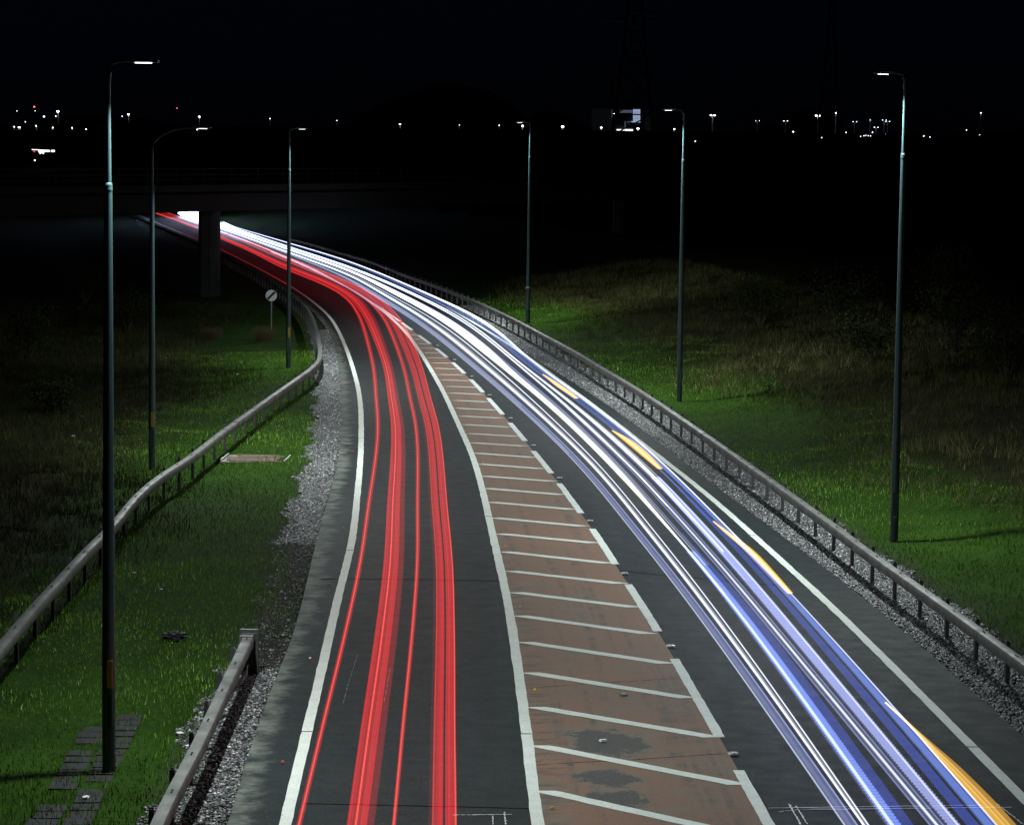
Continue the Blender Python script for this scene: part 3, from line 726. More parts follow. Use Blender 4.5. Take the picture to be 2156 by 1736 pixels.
def trail(name, near, far, z, strands, label, cat='light trail', group=None, hz=.011, ext=10, thick=None, bars=None, ref=None, sm=10.0):
    pairs = [((a, y), (b, y)) for y, a, b in near] + [((x, yb), (x, yt)) for x, yb, yt in far]
    L = catmull([p[0] for p in pairs], 10); R = catmull([p[1] for p in pairs], 10)
    A = np.array([inv(*q, z) for q in L]); B = np.array([inv(*q, z) for q in R])
    A, B = follow(A, B, ref, sm)
    if ext:
        for arr in (0,):
            dA = A[0]-A[8]; dA /= np.linalg.norm(dA); dB = B[0]-B[8]; dB /= np.linalg.norm(dB)
            A = np.vstack([A[0]+dA*ext, A]); B = np.vstack([B[0]+dB*ext, B])
    root = empty(name, (float(A[0, 0]), float(A[0, 1]), 0)); tag(root, label, cat, group)
    o0 = A[0].copy(); o0[2] = 0
    for st in strands:
        f0, f1, col, s = st[:4]; dz = st[4] if len(st) > 4 else 0.0; y_max = st[5] if len(st) > 5 else 1e9; y_min = st[6] if len(st) > 6 else -1
        P = A+(B-A)*((f0+f1)/2); W = (B-A)*((f1-f0)/2)
        fade = sstep(P[:, 1], y_min, y_min+26) if y_min > 0 else np.ones(len(P)); fade = fade*(1-sstep(P[:, 1], y_max-14, y_max) if y_max < 1e8 else 1.0); k = fade > .01; P = P[k]; W = W[k]*fade[k][:, None]
        if len(P) < 3: continue
        nr = normals(P); hw = np.maximum(np.abs((W[:, :2]*nr).sum(1)), .012)
        hz_ = np.full(len(P), hz)
        if thick is not None: hz_ = hz + (thick[2]-hz)*sstep(P[:, 1], thick[0], thick[1])
        n = 8; v = []; f = []
        for i in range(len(P)):
            for j in range(n):
                t = 2*math.pi*j/n
                v.append((P[i, 0]+nr[i, 0]*hw[i]*math.cos(t)-o0[0], P[i, 1]+nr[i, 1]*hw[i]*math.cos(t)-o0[1], P[i, 2]+dz+min(hz_[i], max(hw[i], .02)*3)*math.sin(t)))
        for i in range(len(P)-1):
            for j in range(n): f.append((i*n+j, i*n+(j+1) % n, (i+1)*n+(j+1) % n, (i+1)*n+j))
        f.append(tuple(range(n-1, -1, -1))); f.append(tuple((len(P)-1)*n+j for j in range(n)))
        link('strand', mesh('strand', v, f, glow(col, s), smooth=True), root)
    if bars:                                                            # the flicker of pulsed lamps: short cross bars
        f0, f1, col, s, y_lo, y_hi, pitch = bars
        P0 = resample(np.hstack([A+(B-A)*f0, A+(B-A)*f1]), pitch/ math.sqrt(2)); P0 = P0[(P0[:, 1] > y_lo) & (P0[:, 1] < y_hi)]
        b = MB()
        for i in range(len(P0)-1):
            a_, b_ = P0[i, :3], P0[i, 3:]; d_ = P0[i+1, :3]-a_; c_ = (a_+b_)/2
            q = [a_, b_, b_+d_*.45, a_+d_*.45]; v = [(x[0]-o0[0], x[1]-o0[1], x[2]+.03) for x in q] + [(x[0]-o0[0], x[1]-o0[1], x[2]+.05) for x in q]
            b.add(v, [(3,2,1,0),(4,5,6,7),(0,1,5,4),(1,2,6,5),(2,3,7,6),(3,0,4,7)])
        tag(b.build('pulse_bars', glow(col, s), root), kind='stuff')
    return root
REFW = resample(smooth(resample(c_lr, 1.0), 4), 1.0)
RG = 'red tail light trails in the left lane'; WG = 'white headlight trails in the right lane'
R1, R2, R3, R4 = (.52, .008, .012), (.66, .020, .022), (.90, .085, .06), (.26, .007, .012)
trail('tail_light_trail', [(1736,624,634),(1447,701,710),(1158,753,762),(1012,781.5,790),(879,789,797),(779.5,783.5,791.5),(713,769,777),(663,747,755),(613,719,727)], [(605.6,573,569),(523,527.5,525),(465,504.5,502.5),(417,482,480.5),(326,449,448)], .85,
      [(-.1,1.1,R1,.35),(.1,.45,R2,.3),(.55,.9,R2,.25),(.40,.54,R3,.75)], 'thin red light trail nearest the left edge line', group=RG, ref=c_lh, sm=13)
trail('tail_light_trail', [(1736,730,790),(1447,774,832),(1158,807,850),(1012,817,855),(879,819,847),(779.5,811,830),(713,786,809),(663,757,783),(613,727,752)], [(605.6,568,557),(523,525,518),(465,502,496.5),(417,480.5,476.5),(326,448,446)], .85,
      [(0,.97,R4,.35),(0,.70,R1,.35)] + fine(3,.02,.72,11,(R1,R1,R2,R3),.12,.5) + [(.29,.33,R3,.7),(.74,.93,R4,.25)], 'broad red light trail, left one of the two wide red bands', group=RG, ref=c_lh, sm=13)
trail('tail_light_trail', [(1736,825,833),(1447,854,863),(1158,873,881),(1012,876,884),(879,867,875),(779.5,846.5,855),(713,826,835),(663,797,807),(613,750,762)], [(605.6,553.7,549),(523,514,511.5),(465,491.5,490),(417,472.5,471),(340,449,448)], .85,
      [(-.1,1.1,R1,.30),(.1,.9,R2,.2),(.3,.46,R3,.65),(.6,.75,R3,.2)], 'thin red light trail between the two wide red bands', group=RG, ref=c_lh, sm=13)
trail('tail_light_trail', [(1736,909,961),(1447,916,957),(1158,914,950),(1012,904,936),(879,889,918),(779.5,865,890),(713,840,869),(663,810,836),(613,763,781)], [(605.6,548,541.5),(523,510.5,506.5),(465,489.5,487),(417,470.5,468),(350,448.5,447)], .85,
      [(-.14,.05,R4,.2),(.02,.46,R1,.55),(.02,.06,R3,.25),(.54,1.0,R1,.55),(.95,1.0,R3,.7)] + fine(5,.05,.45,6,(R1,R1,R2),.1,.4,.7) + fine(6,.56,.94,6,(R1,R2),.1,.4,.7), 'broad red light trail nearest the hatched strip', group=RG, ref=c_lh, sm=13)
HB = (.40, .62, 1.0)
WH, LI, BL, DB, IC = (1.0, 1.0, 1.0), (.42, .48, 1.0), (.18, .30, .95), (.03, .05, .28), (.75, .82, 1.0)
trail('headlight_trail', [(1736,1777,1806),(1447,1580,1606),(1291,1472,1491),(1158,1353,1371),(1012,1249,1265),(879,1117,1131),(779.5,1002,1016),(679.5,878,891),(613,769,782)], [(741.6,591.5,588),(611,537,535),(483,491,489.6),(465,486.5,485),(417,467.5,466.3),(375,449,448)], .65,
      [(0,1,LI,.20),(0,.10,IC,.5),(.90,1,LI,.45),(.25,.6,LI,.12),(.30,.42,IC,.3,0,1e9,80),(.62,.74,IC,.3,0,1e9,95)], 'lilac headlight trail, lowest of the white bundle', group=WG, ref=REFW)
trail('headlight_trail', [(1736,1815,1828),(1447,1617,1638),(1291,1496,1515),(1158,1382,1403),(1012,1279,1296),(879,1141,1163),(779.5,1026,1053),(679.5,902,927),(613,791,807)], [(741.6,582.6,577.5),(611,534.2,528.5),(483,488.2,486),(465,484,482.2),(417,464.5,462),(375,448.5,447)], .65,
      [(-.05,.55,LI,.15),(.02,.42,WH,.6),(.10,.30,WH,.5),(.50,.56,IC,.25),(.84,1,IC,.6),(.88,.97,WH,.4),(.1,.4,HB,3.0,0,1e9,140)], 'white double headlight trail beside the lilac one', group=WG, ref=REFW, thick=(285, 335, .25))
trail('headlight_trail', [(1736,1864,1910),(1447,1664,1712),(1291,1553,1583),(1158,1439,1468),(1012,1308,1337),(879,1184,1211),(779.5,1059,1089),(679.5,936,966),(613,816,839)], [(741.6,574,569),(611,527.3,524.5),(483,485,482),(465,481,478.5),(417,460.5,456.5),(380,447,445)], .65,
      [(.60,1.25,DB,.8,0,66),(.0,.62,LI,.14,0,66),(.20,.38,IC,.75,0,75),(.05,.55,WH,1.1,0,1e9,54),(.58,.66,IC,.5,0,1e9,58),(.70,.9,LI,.4,0,1e9,58),(.0,.85,WH,.9,0,1e9,100),(.1,.7,HB,3.0,0,1e9,140),(.1,.9,HB,8.0,.1,1e9,262)], 'broad white headlight trail in the middle of the bundle', group=WG, ref=REFW, thick=(280, 335, .5), bars=(.02, .60, BL, .75, 34, 62, .36))
trail('headlight_trail', [(1736,1957,1988),(1447,1718,1745),(1291,1585,1606),(1158,1481,1501),(1012,1346,1362),(879,1216,1229),(779.5,1101,1106.5),(679.5,978,984),(613,850,856)], [(741.6,568,565.5),(611,523.6,521.8),(483,481,479.2),(465,477.5,475.5),(417,455.5,452),(385,446,443.5)], .65,
      [(0,1,LI,.14),(.02,.10,LI,.3),(.38,.66,IC,.5),(.46,.60,WH,.4),(.90,1,LI,.3),(.2,.75,WH,1.1,0,1e9,68),(.1,.9,HB,8.0,.1,1e9,262)], 'narrow pale headlight trail right of the broad white band', group=WG, ref=REFW, thick=(280, 335, .6))
trail('headlight_trail', [(1736,1991,2018),(1447,1746,1776),(1291,1614,1642),(1158,1511,1534),(1012,1372,1394),(879,1239,1252),(779.5,1108,1114),(679.5,986,991.5),(613,857.5,862.5)], [(741.6,564.6,562.5),(611,521,519.4),(483,478.4,476.8),(465,475,473.3),(417,451.5,449),(390,444,442.5)], .65,
      [(.93,1,IC,.6),(0,1,LI,.10,0,80),(.2,.8,WH,1.2,0,1e9,60),(.3,.7,HB,3.0,0,1e9,150),(.0,.6,LI,.4,0,1e9,56)], 'headlight trail of fine pulsed cross bars', group=WG, ref=REFW, bars=(.03, .95, LI, .62, 34, 76, .34), thick=(280, 335, .6))
trail('headlight_trail', [(1736,2034,2100),(1600,1925,1985),(1447,1797,1858),(1291,1668,1699),(1158,1548,1580),(1012,1408,1434),(879,1264,1290),(779.5,1119,1141),(679.5,1002,1030),(613,869,890)], [(741.6,557,552),(611,515.3,512),(504,483,480.5),(465,472,467.5)], .80,
      [(.0,.42,DB,.9,0,80),(.0,.40,BL,.30,0,1e9,64),(.52,1,BL,.28),(.58,.86,BL,.35),(.93,1.0,IC,.75),(.86,1,WH,.8,0,1e9,60),(.62,1,WH,1.0,0,1e9,118)], 'blue and white headlight trail nearest the right edge line', group=WG, ref=REFW, thick=(290, 320, .45), sm=9)
AM, AM2 = (1.0, .50, .03), (1.0, .80, .35)
for near, lab in (([(788,1140,1145),(800,1152,1166),(812,1164,1184),(825,1184,1203),(838,1204,1219)], 'farthest and smallest amber indicator flash on the right lane'),
                  ([(906,1286,1291),(920,1298,1320),(935,1314,1343),(960,1345,1371),(986,1379,1396)], 'second farthest amber indicator flash on the right lane'),
                  ([(1097,1499,1504),(1126,1526,1544),(1158,1562,1588),(1200,1604,1628),(1248,1652,1670)], 'amber indicator flash, second nearest of the four')):
    trail('indicator_flash', near, [], .98, [(.28,1,AM,.85),(.38,.92,AM,.4),(.5,.8,AM2,.45)], lab, 'light trail', 'amber indicator flashes in the right lane', ext=0)
trail('indicator_flash', [(1740,2104,2144),(1695,2063,2104),(1618,1993,2027),(1575,1956,1977),(1535,1922,1931),(1478,1863,1867)], [], .98,
      [(0,1,AM,.42),(.05,.30,AM,.35),(.32,.40,AM2,.4),(.44,.58,AM,.25),(.60,.66,AM2,.3)], 'largest amber indicator flash at the bottom right corner', 'light trail', 'amber indicator flashes in the right lane', ext=4)

# ================================================================ grass
def blades(name, n, xr, yr, sel, h, wd, cols, label, lean=.5, clump=0.0):
    x = rng.uniform(*xr, n); y = rng.uniform(*yr, n)
    if clump:
        k = n//14; cx = rng.uniform(*xr, k); cy = rng.uniform(*yr, k); j = rng.integers(0, k, n); x = cx[j]+rng.normal(0, clump, n); y = cy[j]+rng.normal(0, clump, n)
    z, dl, dr = ground_z(x, y, True); keep = sel(x, y, dl, dr); x, y, z = x[keep], y[keep], z[keep]; dl = dl[keep]; dr = dr[keep]; n = len(x)
    pat = .5+.5*np.sin(x*.8+1.7*np.sin(y*.33))*np.sin(y*.55+x*.2); hh = rng.uniform(*h, n)*(.65+.7*pat); a = rng.uniform(0, 6.283, n); b = rng.uniform(0, 6.283, n); ln = rng.uniform(0, lean, n)*hh
    w2 = rng.uniform(*wd, n)/2
    p0 = np.stack([x-np.cos(a)*w2, y-np.sin(a)*w2, z-.01], 1); p1 = np.stack([x+np.cos(a)*w2, y+np.sin(a)*w2, z-.01], 1)
    p2 = np.stack([x+np.cos(b)*ln+np.cos(a)*w2*.15, y+np.sin(b)*ln+np.sin(a)*w2*.15, z+hh], 1)
    V = np.stack([p0, p1, p2], 1).reshape(-1, 3); Fc = np.arange(3*n).reshape(n, 3)
    ca = np.array(cols); i = rng.integers(0, len(ca), n); i = np.where((i == 4) & (rng.random(n) < .75), 0, i); c = 1.5*ca[i]*rng.uniform(.5, 1.3, n)[:, None]*(.7+.6*pat)[:, None]
    o = link(name, mesh(name, V, Fc, m_blade, col=np.repeat(c, 3, 0))); return tag(o, label, kind='stuff')
m_blade = mat_tint('grass_blade', .8, .10)
GREEN = [(.056, .140, .008), (.088, .170, .012), (.034, .100, .008), (.13, .22, .03), (.26, .36, .12)]
DRY_DIMMED = [(.026, .026, .009), (.038, .034, .014), (.016, .028, .006), (.012, .022, .005), (.075, .066, .034)]  # dry grass colours darkened, so the left slope's weaker light is painted in
DRY = [(.060, .055, .020), (.085, .075, .032), (.030, .045, .011), (.022, .034, .008), (.14, .125, .065)]
blades('grass', 330000, (-22, -2), (36, 150), lambda x, y, dl, dr: (dl > .80-.42*sstep(y, 52, 54)*(1-sstep(y, 64, 67))+.18*np.sin(y*1.3)+.12*np.sin(y*3.7)) & (dl < 6.6+1.5*np.sin(y*.15)+rng.normal(0, .7, len(x))) & (y < 130) & (rng.random(len(x)) < np.clip(75/y, .3, 1)), (.04, .11), (.010, .022), GREEN, 'short green mown grass left of the road')
blades('grass', 520000, (-20, 18), (40, 175), lambda x, y, dl, dr: (dr > 1.55+.25*np.sin(y*1.1)) & (dr < 7.4+1.2*np.sin(y*.21)) & (rng.random(len(x)) < np.clip(80/y, .4, 1)), (.04, .12), (.011, .024), GREEN, 'short green mown grass behind the right guard rail')
blades('tall_grass', 420000, (-16, 32), (44, 190), lambda x, y, dl, dr: (dr > 5.2+1.2*np.sin(y*.21)+rng.normal(0, .8, len(x))) & (dr < 17), (.14, .42), (.012, .026), DRY, 'rough dry brownish grass on the right bank', .9, .16)
blades('tall_grass', 420000, (-40, -6), (46, 170), lambda x, y, dl, dr: (dl > 6.0+1.5*np.sin(y*.15)+rng.normal(0, 1.2, len(x))) & (dl < 22), (.12, .38), (.012, .026), DRY_DIMMED, 'rough brownish grass on the left slope', .9, .18)

# ================================================================ small things on the verges
m_paper = M('white_litter', (.75, .77, .8), .7); m_bag = M('black_plastic', (.008, .008, .010), .6)
def crumple(px, py, size, label, mat=m_paper, flat=.35, group='white litter scattered on the grass', name='litter', cat='litter', n=2):
    p = on_ground(px, py); bm = bmesh.new(); bmesh.ops.create_icosphere(bm, subdivisions=n, radius=size)
    for v in bm.verts:
        k = 1+.75*mnoise.noise(v.co*(2.2/size)+Vector((px, py, 0))); v.co *= k; v.co.z = v.co.z*flat
    me = bpy.data.meshes.new(name); bm.to_mesh(me); bm.free(); me.materials.append(mat); o = link(name, me)
    o.location = (p[0], p[1], p[2]+size*flat*.5+.03); o.rotation_euler = (0, 0, px); tag(o, label, cat, group); return o
for px, py, sz, lab in ((378, 1547, .06, 'white crumpled litter on the grass left of the short rail, upper piece'), (395, 1573, .035, 'tiny white litter scrap between two larger scraps near the short rail'), (446, 1605, .05, 'white litter scrap lying closest to the short guard rail'),
                        (283, 1208, .04, 'white litter scrap right of the nearest street lamp'), (340, 1243, .035, 'small pale scrap on the mown grass left of the gravel'), (154, 917, .07, 'pale litter on the dark slope left of the curved lamp'),
                        (173, 878, .06, 'white litter lying on the dark left slope, farther piece'), (119, 1150, .06, 'white scrap in the dark grass beyond the long rail'), (182, 1950*.8624, .05, 'small white scrap on the paving slabs'),
                        (500, 790, .07, 'pale scrap on the grass behind the long rail'), (669, 878, .05, 'pale scrap in the green grass before the bend'), (683, 903, .05, 'second pale scrap in the green grass before the bend'),
                        (1642, 734, .06, 'lone white scrap high on the right bank'), (1760, 1218, .04, 'white scrap on the grass right of the right guard rail')):
    crumple(px, py, sz, lab)
crumple(367, 1347, .21, 'black plastic bag lying on the mown grass', m_bag, .42, None, 'bin_bag', 'bag', 4)
p = on_ground(1266, 1464*1.0); 
def debris(px, py, dims, label, mat, name, z=.012):
    p = inv(px, py); b = MB().box((0, 0, dims[2]/2), dims, .4, .8); o = b.build(name, mat); o.location = (p[0], p[1], z); tag(o, label, 'debris'); return o
debris(1313, 1464, (.10, .16, .03), 'small grey plate lying on the brown hatched surface', mat_steel('debris_steel', (.25, .27, .30)), 'metal_scrap')
debris(1270, 1561, (.12, .09, .03), 'white scrap lying on the dark worn patch', m_paper, 'paper_scrap')

# wooden cover let into the grass
m_wood = mat_wood(); p = on_ground(540, 966); wc = empty('ground_cover', (p[0], p[1], p[2]+.008)); wc.rotation_euler = (0, 0, -.06)
tag(wc, 'worn pinkish brown board cover lying in the left grass', 'board cover')
MB().box((0, 0, -.03), (1.9, 1.9, .06)).build('base_slab', mat_concrete('cover_concrete', (.26, .25, .21)), wc)
for k in range(9):
    o = MB().box((random.uniform(-.12, .12), -.80+k*.2, .012+random.uniform(0, .012)), (random.uniform(1.25, 1.6), .17, .022), random.uniform(-.03, .03)).build('plank', m_wood, wc)
for sx in (-.97, .95): MB().box((sx, .05 if sx < 0 else -.1, .03), (.05, 1.75, .06), .03).build('edge_strip', mat_concrete('pale_edge', (.42, .42, .38)), wc)

# paving slabs at the foot of the nearest lamp
m_slab = mat_concrete('slab_concrete', (.017, .017, .018)); pa = on_ground(243, 1510); pb = on_ground(128, 1730)
pth = empty('paving_path', pa); tag(pth, 'overgrown path of small grey paving slabs beside the nearest lamp', 'paving')
dv = np.array([pb[0]-pa[0], pb[1]-pa[1]]); L_ = np.linalg.norm(dv); dv /= L_; pv = np.array([dv[1], -dv[0]])
for k in range(int(L_/.45)+6):
    for r_ in (-.24, .24):
        if random.random() < .18 or (r_ > 0 and k < 2): continue
        q = dv*(k*.46)+pv*(r_+random.uniform(-.02, .02)); gzq = float(ground_z(np.array([pa[0]+q[0]]), np.array([pa[1]+q[1]]))[0])-pa[2]
        o = MB().box((0, 0, 0), (random.uniform(.36, .41), random.uniform(.38, .42), .08)).build('slab', m_slab, pth)
        o.location = (q[0], q[1], gzq-.028+random.uniform(-.012, .010)); o.rotation_euler = (random.uniform(-.012, .012), random.uniform(-.012, .012), math.atan2(dv[1], dv[0])+random.uniform(-.05, .05))

# ================================================================ bushes
m_leaf = mat_tint('leaf', .8, .06); m_stem = M('bark', (.05, .04, .03), .9)
def bush(px, py, rad, hgt, label, cols, n=1500, leaf=.05, bare=0.0, name='bush', cat='bush', group='scrub on the banks', at=None):
    p = on_ground(px, py) if at is None else np.array(at, float)
    root = empty(name, p); tag(root, label, cat, group)
    stem = MB(); tips = []
    for k in range(9):
        a = random.uniform(0, 6.283); rr = rad*random.uniform(.2, .85); t = Vector((rr*math.cos(a), rr*math.sin(a), hgt*random.uniform(.55, .95)))
        m_ = t*.5+Vector((random.uniform(-.1, .1), random.uniform(-.1, .1), hgt*.12)); stem.tube([(0, 0, -.1), m_[:], t[:]], [.03*hgt/1.5, .018*hgt/1.5, .006], 5); tips += [t, m_]
    stem.build('stem', m_stem, root)
    tp = np.array([t[:] for t in tips]); j = rng.integers(0, len(tp), n); c = tp[j]+rng.normal(0, 1, (n, 3))*np.array([rad*.24, rad*.24, hgt*.14]); c[:, 2] = np.clip(c[:, 2], .05, None)
    a = rng.normal(0, 1, (n, 3)); a /= np.linalg.norm(a, axis=1)[:, None]; b = np.cross(a, rng.normal(0, 1, (n, 3))); b /= np.linalg.norm(b, axis=1)[:, None]
    sz = rng.uniform(.6, 1.4, n)[:, None]*leaf
    V = np.stack([c-a*sz, c+b*sz*.45, c+a*sz, c-b*sz*.45], 1).reshape(-1, 3)
    col = np.array(cols)[rng.integers(0, len(cols), n)]*rng.uniform(.6, 1.3, n)[:, None]
    link('crown', mesh('crown', V, np.arange(4*n).reshape(n, 4), m_leaf, col=np.repeat(col, 4, 0)), root)
    return root
DK = [(.020, .030, .010), (.030, .036, .014), (.015, .022, .008)]; BR = [(.07, .055, .028), (.09, .07, .035)]; FR = [(.05, .13, .015), (.07, .15, .02)]
bush(1622, 836, .35, .9, 'small bright green sapling on the right bank', FR, 220, .045, name='sapling', cat='sapling', group=None)
for px, py, r_, h_, lab in ((1600, 690, 1.6, 2.2, 'dark bush left of the tallest right lamp on the upper bank'), (1760, 700, 1.8, 2.5, 'dark bush in the middle of the upper right bank'), (2010, 740, 2.0, 2.8, 'dark bush right of the tall right lamp'),
                        (1980, 640, 1.9, 2.6, 'pale leaved dark bush high behind the tall right lamp'), (2120, 800, 1.8, 2.4, 'dark bush at the right edge of the bank'), (1840, 770, 1.5, 1.9, 'low dark bush just left of the tall right lamp'),
                        (120, 880, 1.1, 1.5, 'low dark bush on the left slope near the picture edge'), (270, 700, 1.6, 2.0, 'dark bush on the left slope between the two nearest lamps'), (180, 640, 1.9, 2.6, 'dark bush left of the bridge pier'), (60, 760, 1.7, 2.4, 'dark bush at the far left edge')):
    bush(px, py, r_, h_, lab, DK, 2600, .06)
for px, py, lab in ((555, 719, 'tan grass tussock below the round sign'), (445, 712, 'tan grass tussock left of the bend lamp')):
    p = on_ground(px, py); o_n = 700; a = rng.uniform(0, 6.283, o_n); r_ = rng.uniform(0, .25, o_n); ln = rng.uniform(.1, .6, o_n); hh = rng.uniform(.35, .85, o_n)
    x = r_*np.cos(a); y = r_*np.sin(a); V = np.stack([np.stack([x-.008, y, x*0-.05], 1), np.stack([x+.008, y, x*0-.05], 1), np.stack([x+np.cos(a)*ln, y+np.sin(a)*ln, hh], 1)], 1).reshape(-1, 3)
    col = np.array(BR)[rng.integers(0, 2, o_n)]*rng.uniform(.6, 1.3, o_n)[:, None]
    o = link('grass_tussock', mesh('grass_tussock', V, np.arange(3*o_n).reshape(o_n, 3), m_blade, col=np.repeat(col, 3, 0))); o.location = p; tag(o, lab, 'grass tussock', 'grass tussocks on the left slope')

# ================================================================ the far plain: hills, plant, pylon, lamps
m_far = M('dark_hill', (.010, .012, .012), .95)
def hill(px0, px1, ytop, ybase, depth, seed, rough=1.0):
    a = inv_depth(px0, ybase, depth); b = inv_depth(px1, ybase, depth); hgt = inv_depth(px0, ytop, depth)[2]-a[2]; n = 60; m = 14; V = []; r0 = np.random.default_rng(seed); ph = r0.uniform(0, 6, 6)
    for i in range(n+1):
        t = i/n
        for j in range(m+1):
            u = j/m; prof = (math.sin(math.pi*t)**1.3)*(math.sin(math.pi*u)); wob = 1+rough*.10*math.sin(t*11+ph[0])+rough*.05*math.sin(t*27+ph[1])+rough*.025*math.sin(t*63+ph[2])
            V.append((a[0]+(b[0]-a[0])*t, depth+(u-.5)*(b[0]-a[0])*.5, a[2]-20+(hgt+20)*prof*wob))
    F_ = np.array([(i*(m+1)+j, (i+1)*(m+1)+j, (i+1)*(m+1)+j+1, i*(m+1)+j+1) for i in range(n) for j in range(m)])
    o = link('hill', mesh('hill', np.array(V), F_, m_far, smooth=True)); tag(o, 'dark hill silhouette on the horizon', kind='structure')
hill(640, 1230, 172, 285, 3800, 3, .5); hill(-300, 760, 238, 292, 3000, 5, .6); hill(1000, 1330, 236, 290, 3200, 6, .4); hill(1380, 2000, 246, 292, 1900, 8, 1.2); hill(1900, 2600, 252, 292, 2000, 9, 1.2)

m_fpole = M('far_lamp_post', (.35, .36, .38), .5)
_fm = {}
def fl(col, s):
    if (col, s) not in _fm: _fm[(col, s)] = mat_emit('far_light', col, s)
    return _fm[(col, s)]
CW, CB, CR, CY = (.95, .97, 1.0), (.6, .72, 1.0), (1.0, .10, .12), (1.0, .85, .6)
def far_lamp(px, py, pbase, depth, label, group, size=1.0, col=CW, s=6.0, heads=1, lit=True):
    top = inv_depth(px, py, depth); base = inv_depth(px, pbase, depth); H_ = top[2]-base[2]
    root = empty('distant_lamp', base); tag(root, label, 'street lamp', group); k = depth/1200.0
    MB().lathe([(.30*k, -3), (.20*k, H_)], 8).build('post', m_fpole, root)
    for h in range(heads):
        ox = 0 if heads == 1 else (-.75*k if h == 0 else .75*k)
        MB().lathe([(.12*size*k, -.32*size*k), (.50*size*k, -.18*size*k), (.56*size*k, .12*size*k), (.2*size*k, .34*size*k)], 10, (ox, -.9*k, H_)).build('lamp_head', fl(col, s), root)
    return root
FG = 'distant lamps on the skyline'
FS = .72
for px, py, pb_, sz, hd, lab in ((122.6,235,262,1.25,1,'bright distant lamp on a tall post near the left edge'), (271,240.8,282,1.05,1,'bright distant lamp just right of the nearest street lamp'), (420,246,287,.8,1,'distant lamp above the bridge left of the bend lamp'), (568.6,250,280,.6,1,'faint distant lamp left of the bend street lamp head'),
                            (709.5,254,276,.45,1,'faint distant lamp right of the bend street lamp head'), (842,262,278,1.0,1,'distant lamp beside a lit shrub below the hill'), (967,263.5,276,.4,1,'tiny distant lamp below the right end of the hill'), (1051,264,276,.55,1,'small distant lamp left of the farthest right street lamp'),
                            (1100,265.5,282,1.1,1,'bright distant lamp touching the farthest right street lamp head'), (1184.3,267,282,1.35,1,'brightest distant lamp left of the lit plant'), (1265.8,269,282,.9,1,'distant lamp in front of the plant wall on its left'), (1249,277,284,.6,1,'small distant lamp low on the left of the plant'),
                            (1293.5,240,282,1.0,1,'distant lamp high on the left leg of the pylon'), (1343,270.5,283,1.2,1,'bright distant lamp below the lit glazing'), (1400,279,285,.7,1,'small distant lamp low on the right of the plant'), (1419,272,286,.8,1,'distant lamp just left of the middle right street lamp'),
                            (1500,243,262,.95,2,'bright double headed distant lamp right of the middle right street lamp'), (1594.5,254.8,264,.35,2,'faint double headed distant lamp in the gap between bright ones'), (1653.6,254.8,264,.55,2,'small double headed distant lamp above the wood'), (1721.4,244,268,1.0,2,'bright double headed distant lamp left of the second pylon line'),
                            (1759,238,268,.8,1,'tallest distant lamp right of the bright double lamp'), (1799,256.5,270,.5,2,'small blue white distant lamp left of the cluster'), (1831,253,278,.45,1,'slender distant lamp in the cluster near the tall right street lamp'), (1844,268.2,278,.6,2,'low double headed distant lamp in the right cluster'),
                            (1861,253,268,.5,2,'left one of the close pair of distant lamps'), (1868.3,256,268,.55,2,'right one of the close pair of distant lamps'), (2064,238,263,.7,1,'lone distant lamp on a tall post near the right edge')):
    far_lamp(px, py, pb_, 1200, lab, FG, sz*FS, CW if px < 1780 or px > 1900 else CB, 14.0 if sz > .7 else 5.0, hd)
for px, py, pb_, lab in ((30.6,267,279,'leftmost short lamp along the distant road'), (40,268.2,279,'left one of the touching pair of short distant road lamps'), (42.6,268.4,280,'right one of the touching pair of short distant road lamps'), (77,265.2,280,'short distant road lamp right of the touching pair'), (112,268.8,313,'distant road lamp with the longest post above the small trails'), (152.6,269.4,282,'short distant road lamp left of the nearest street lamp'), (182,272.4,278,'faint stub of a distant road lamp beside the nearest street lamp'), (415.7,273,287,'short distant road lamp above the bridge')):
    far_lamp(px, py, pb_, 900, lab, 'short lamps along the distant road', .42, CW, 12.0)
def dot(px, py, size, label, group, col=CW, s=5.0, depth=1100):
    size *= .75; s *= .7
    if py > 285: depth *= .5; size *= .5
    p = inv_depth(px, py, depth); b = MB(); b.lathe([(.1*size, -.5*size), (.5*size, -.15*size), (.5*size, .15*size), (.1*size, .5*size)], 8); o = b.build('distant_light', fl(col, s)); o.location = p; tag(o, label, 'light', group); return o
for i, (px, sz) in enumerate(((1205,.5),(1213,.5),(1233.5,1.2),(1240,.5),(1270,.8),(1282,.7),(1295,.7),(1303,.4),(1327,.8),(1336,.9),(1347,.6),(1357,.5),(1367,1.1),(1374,1.2),(1382,1.1),(1392,1.1),(1400,1.1),(1410,.7),(1429,.5),(1454,.8))):
    dot(px, 283.3+random.uniform(-.6, .8), sz, 'small white light in the low row beneath the plant and pylon', 'row of lights below the plant')
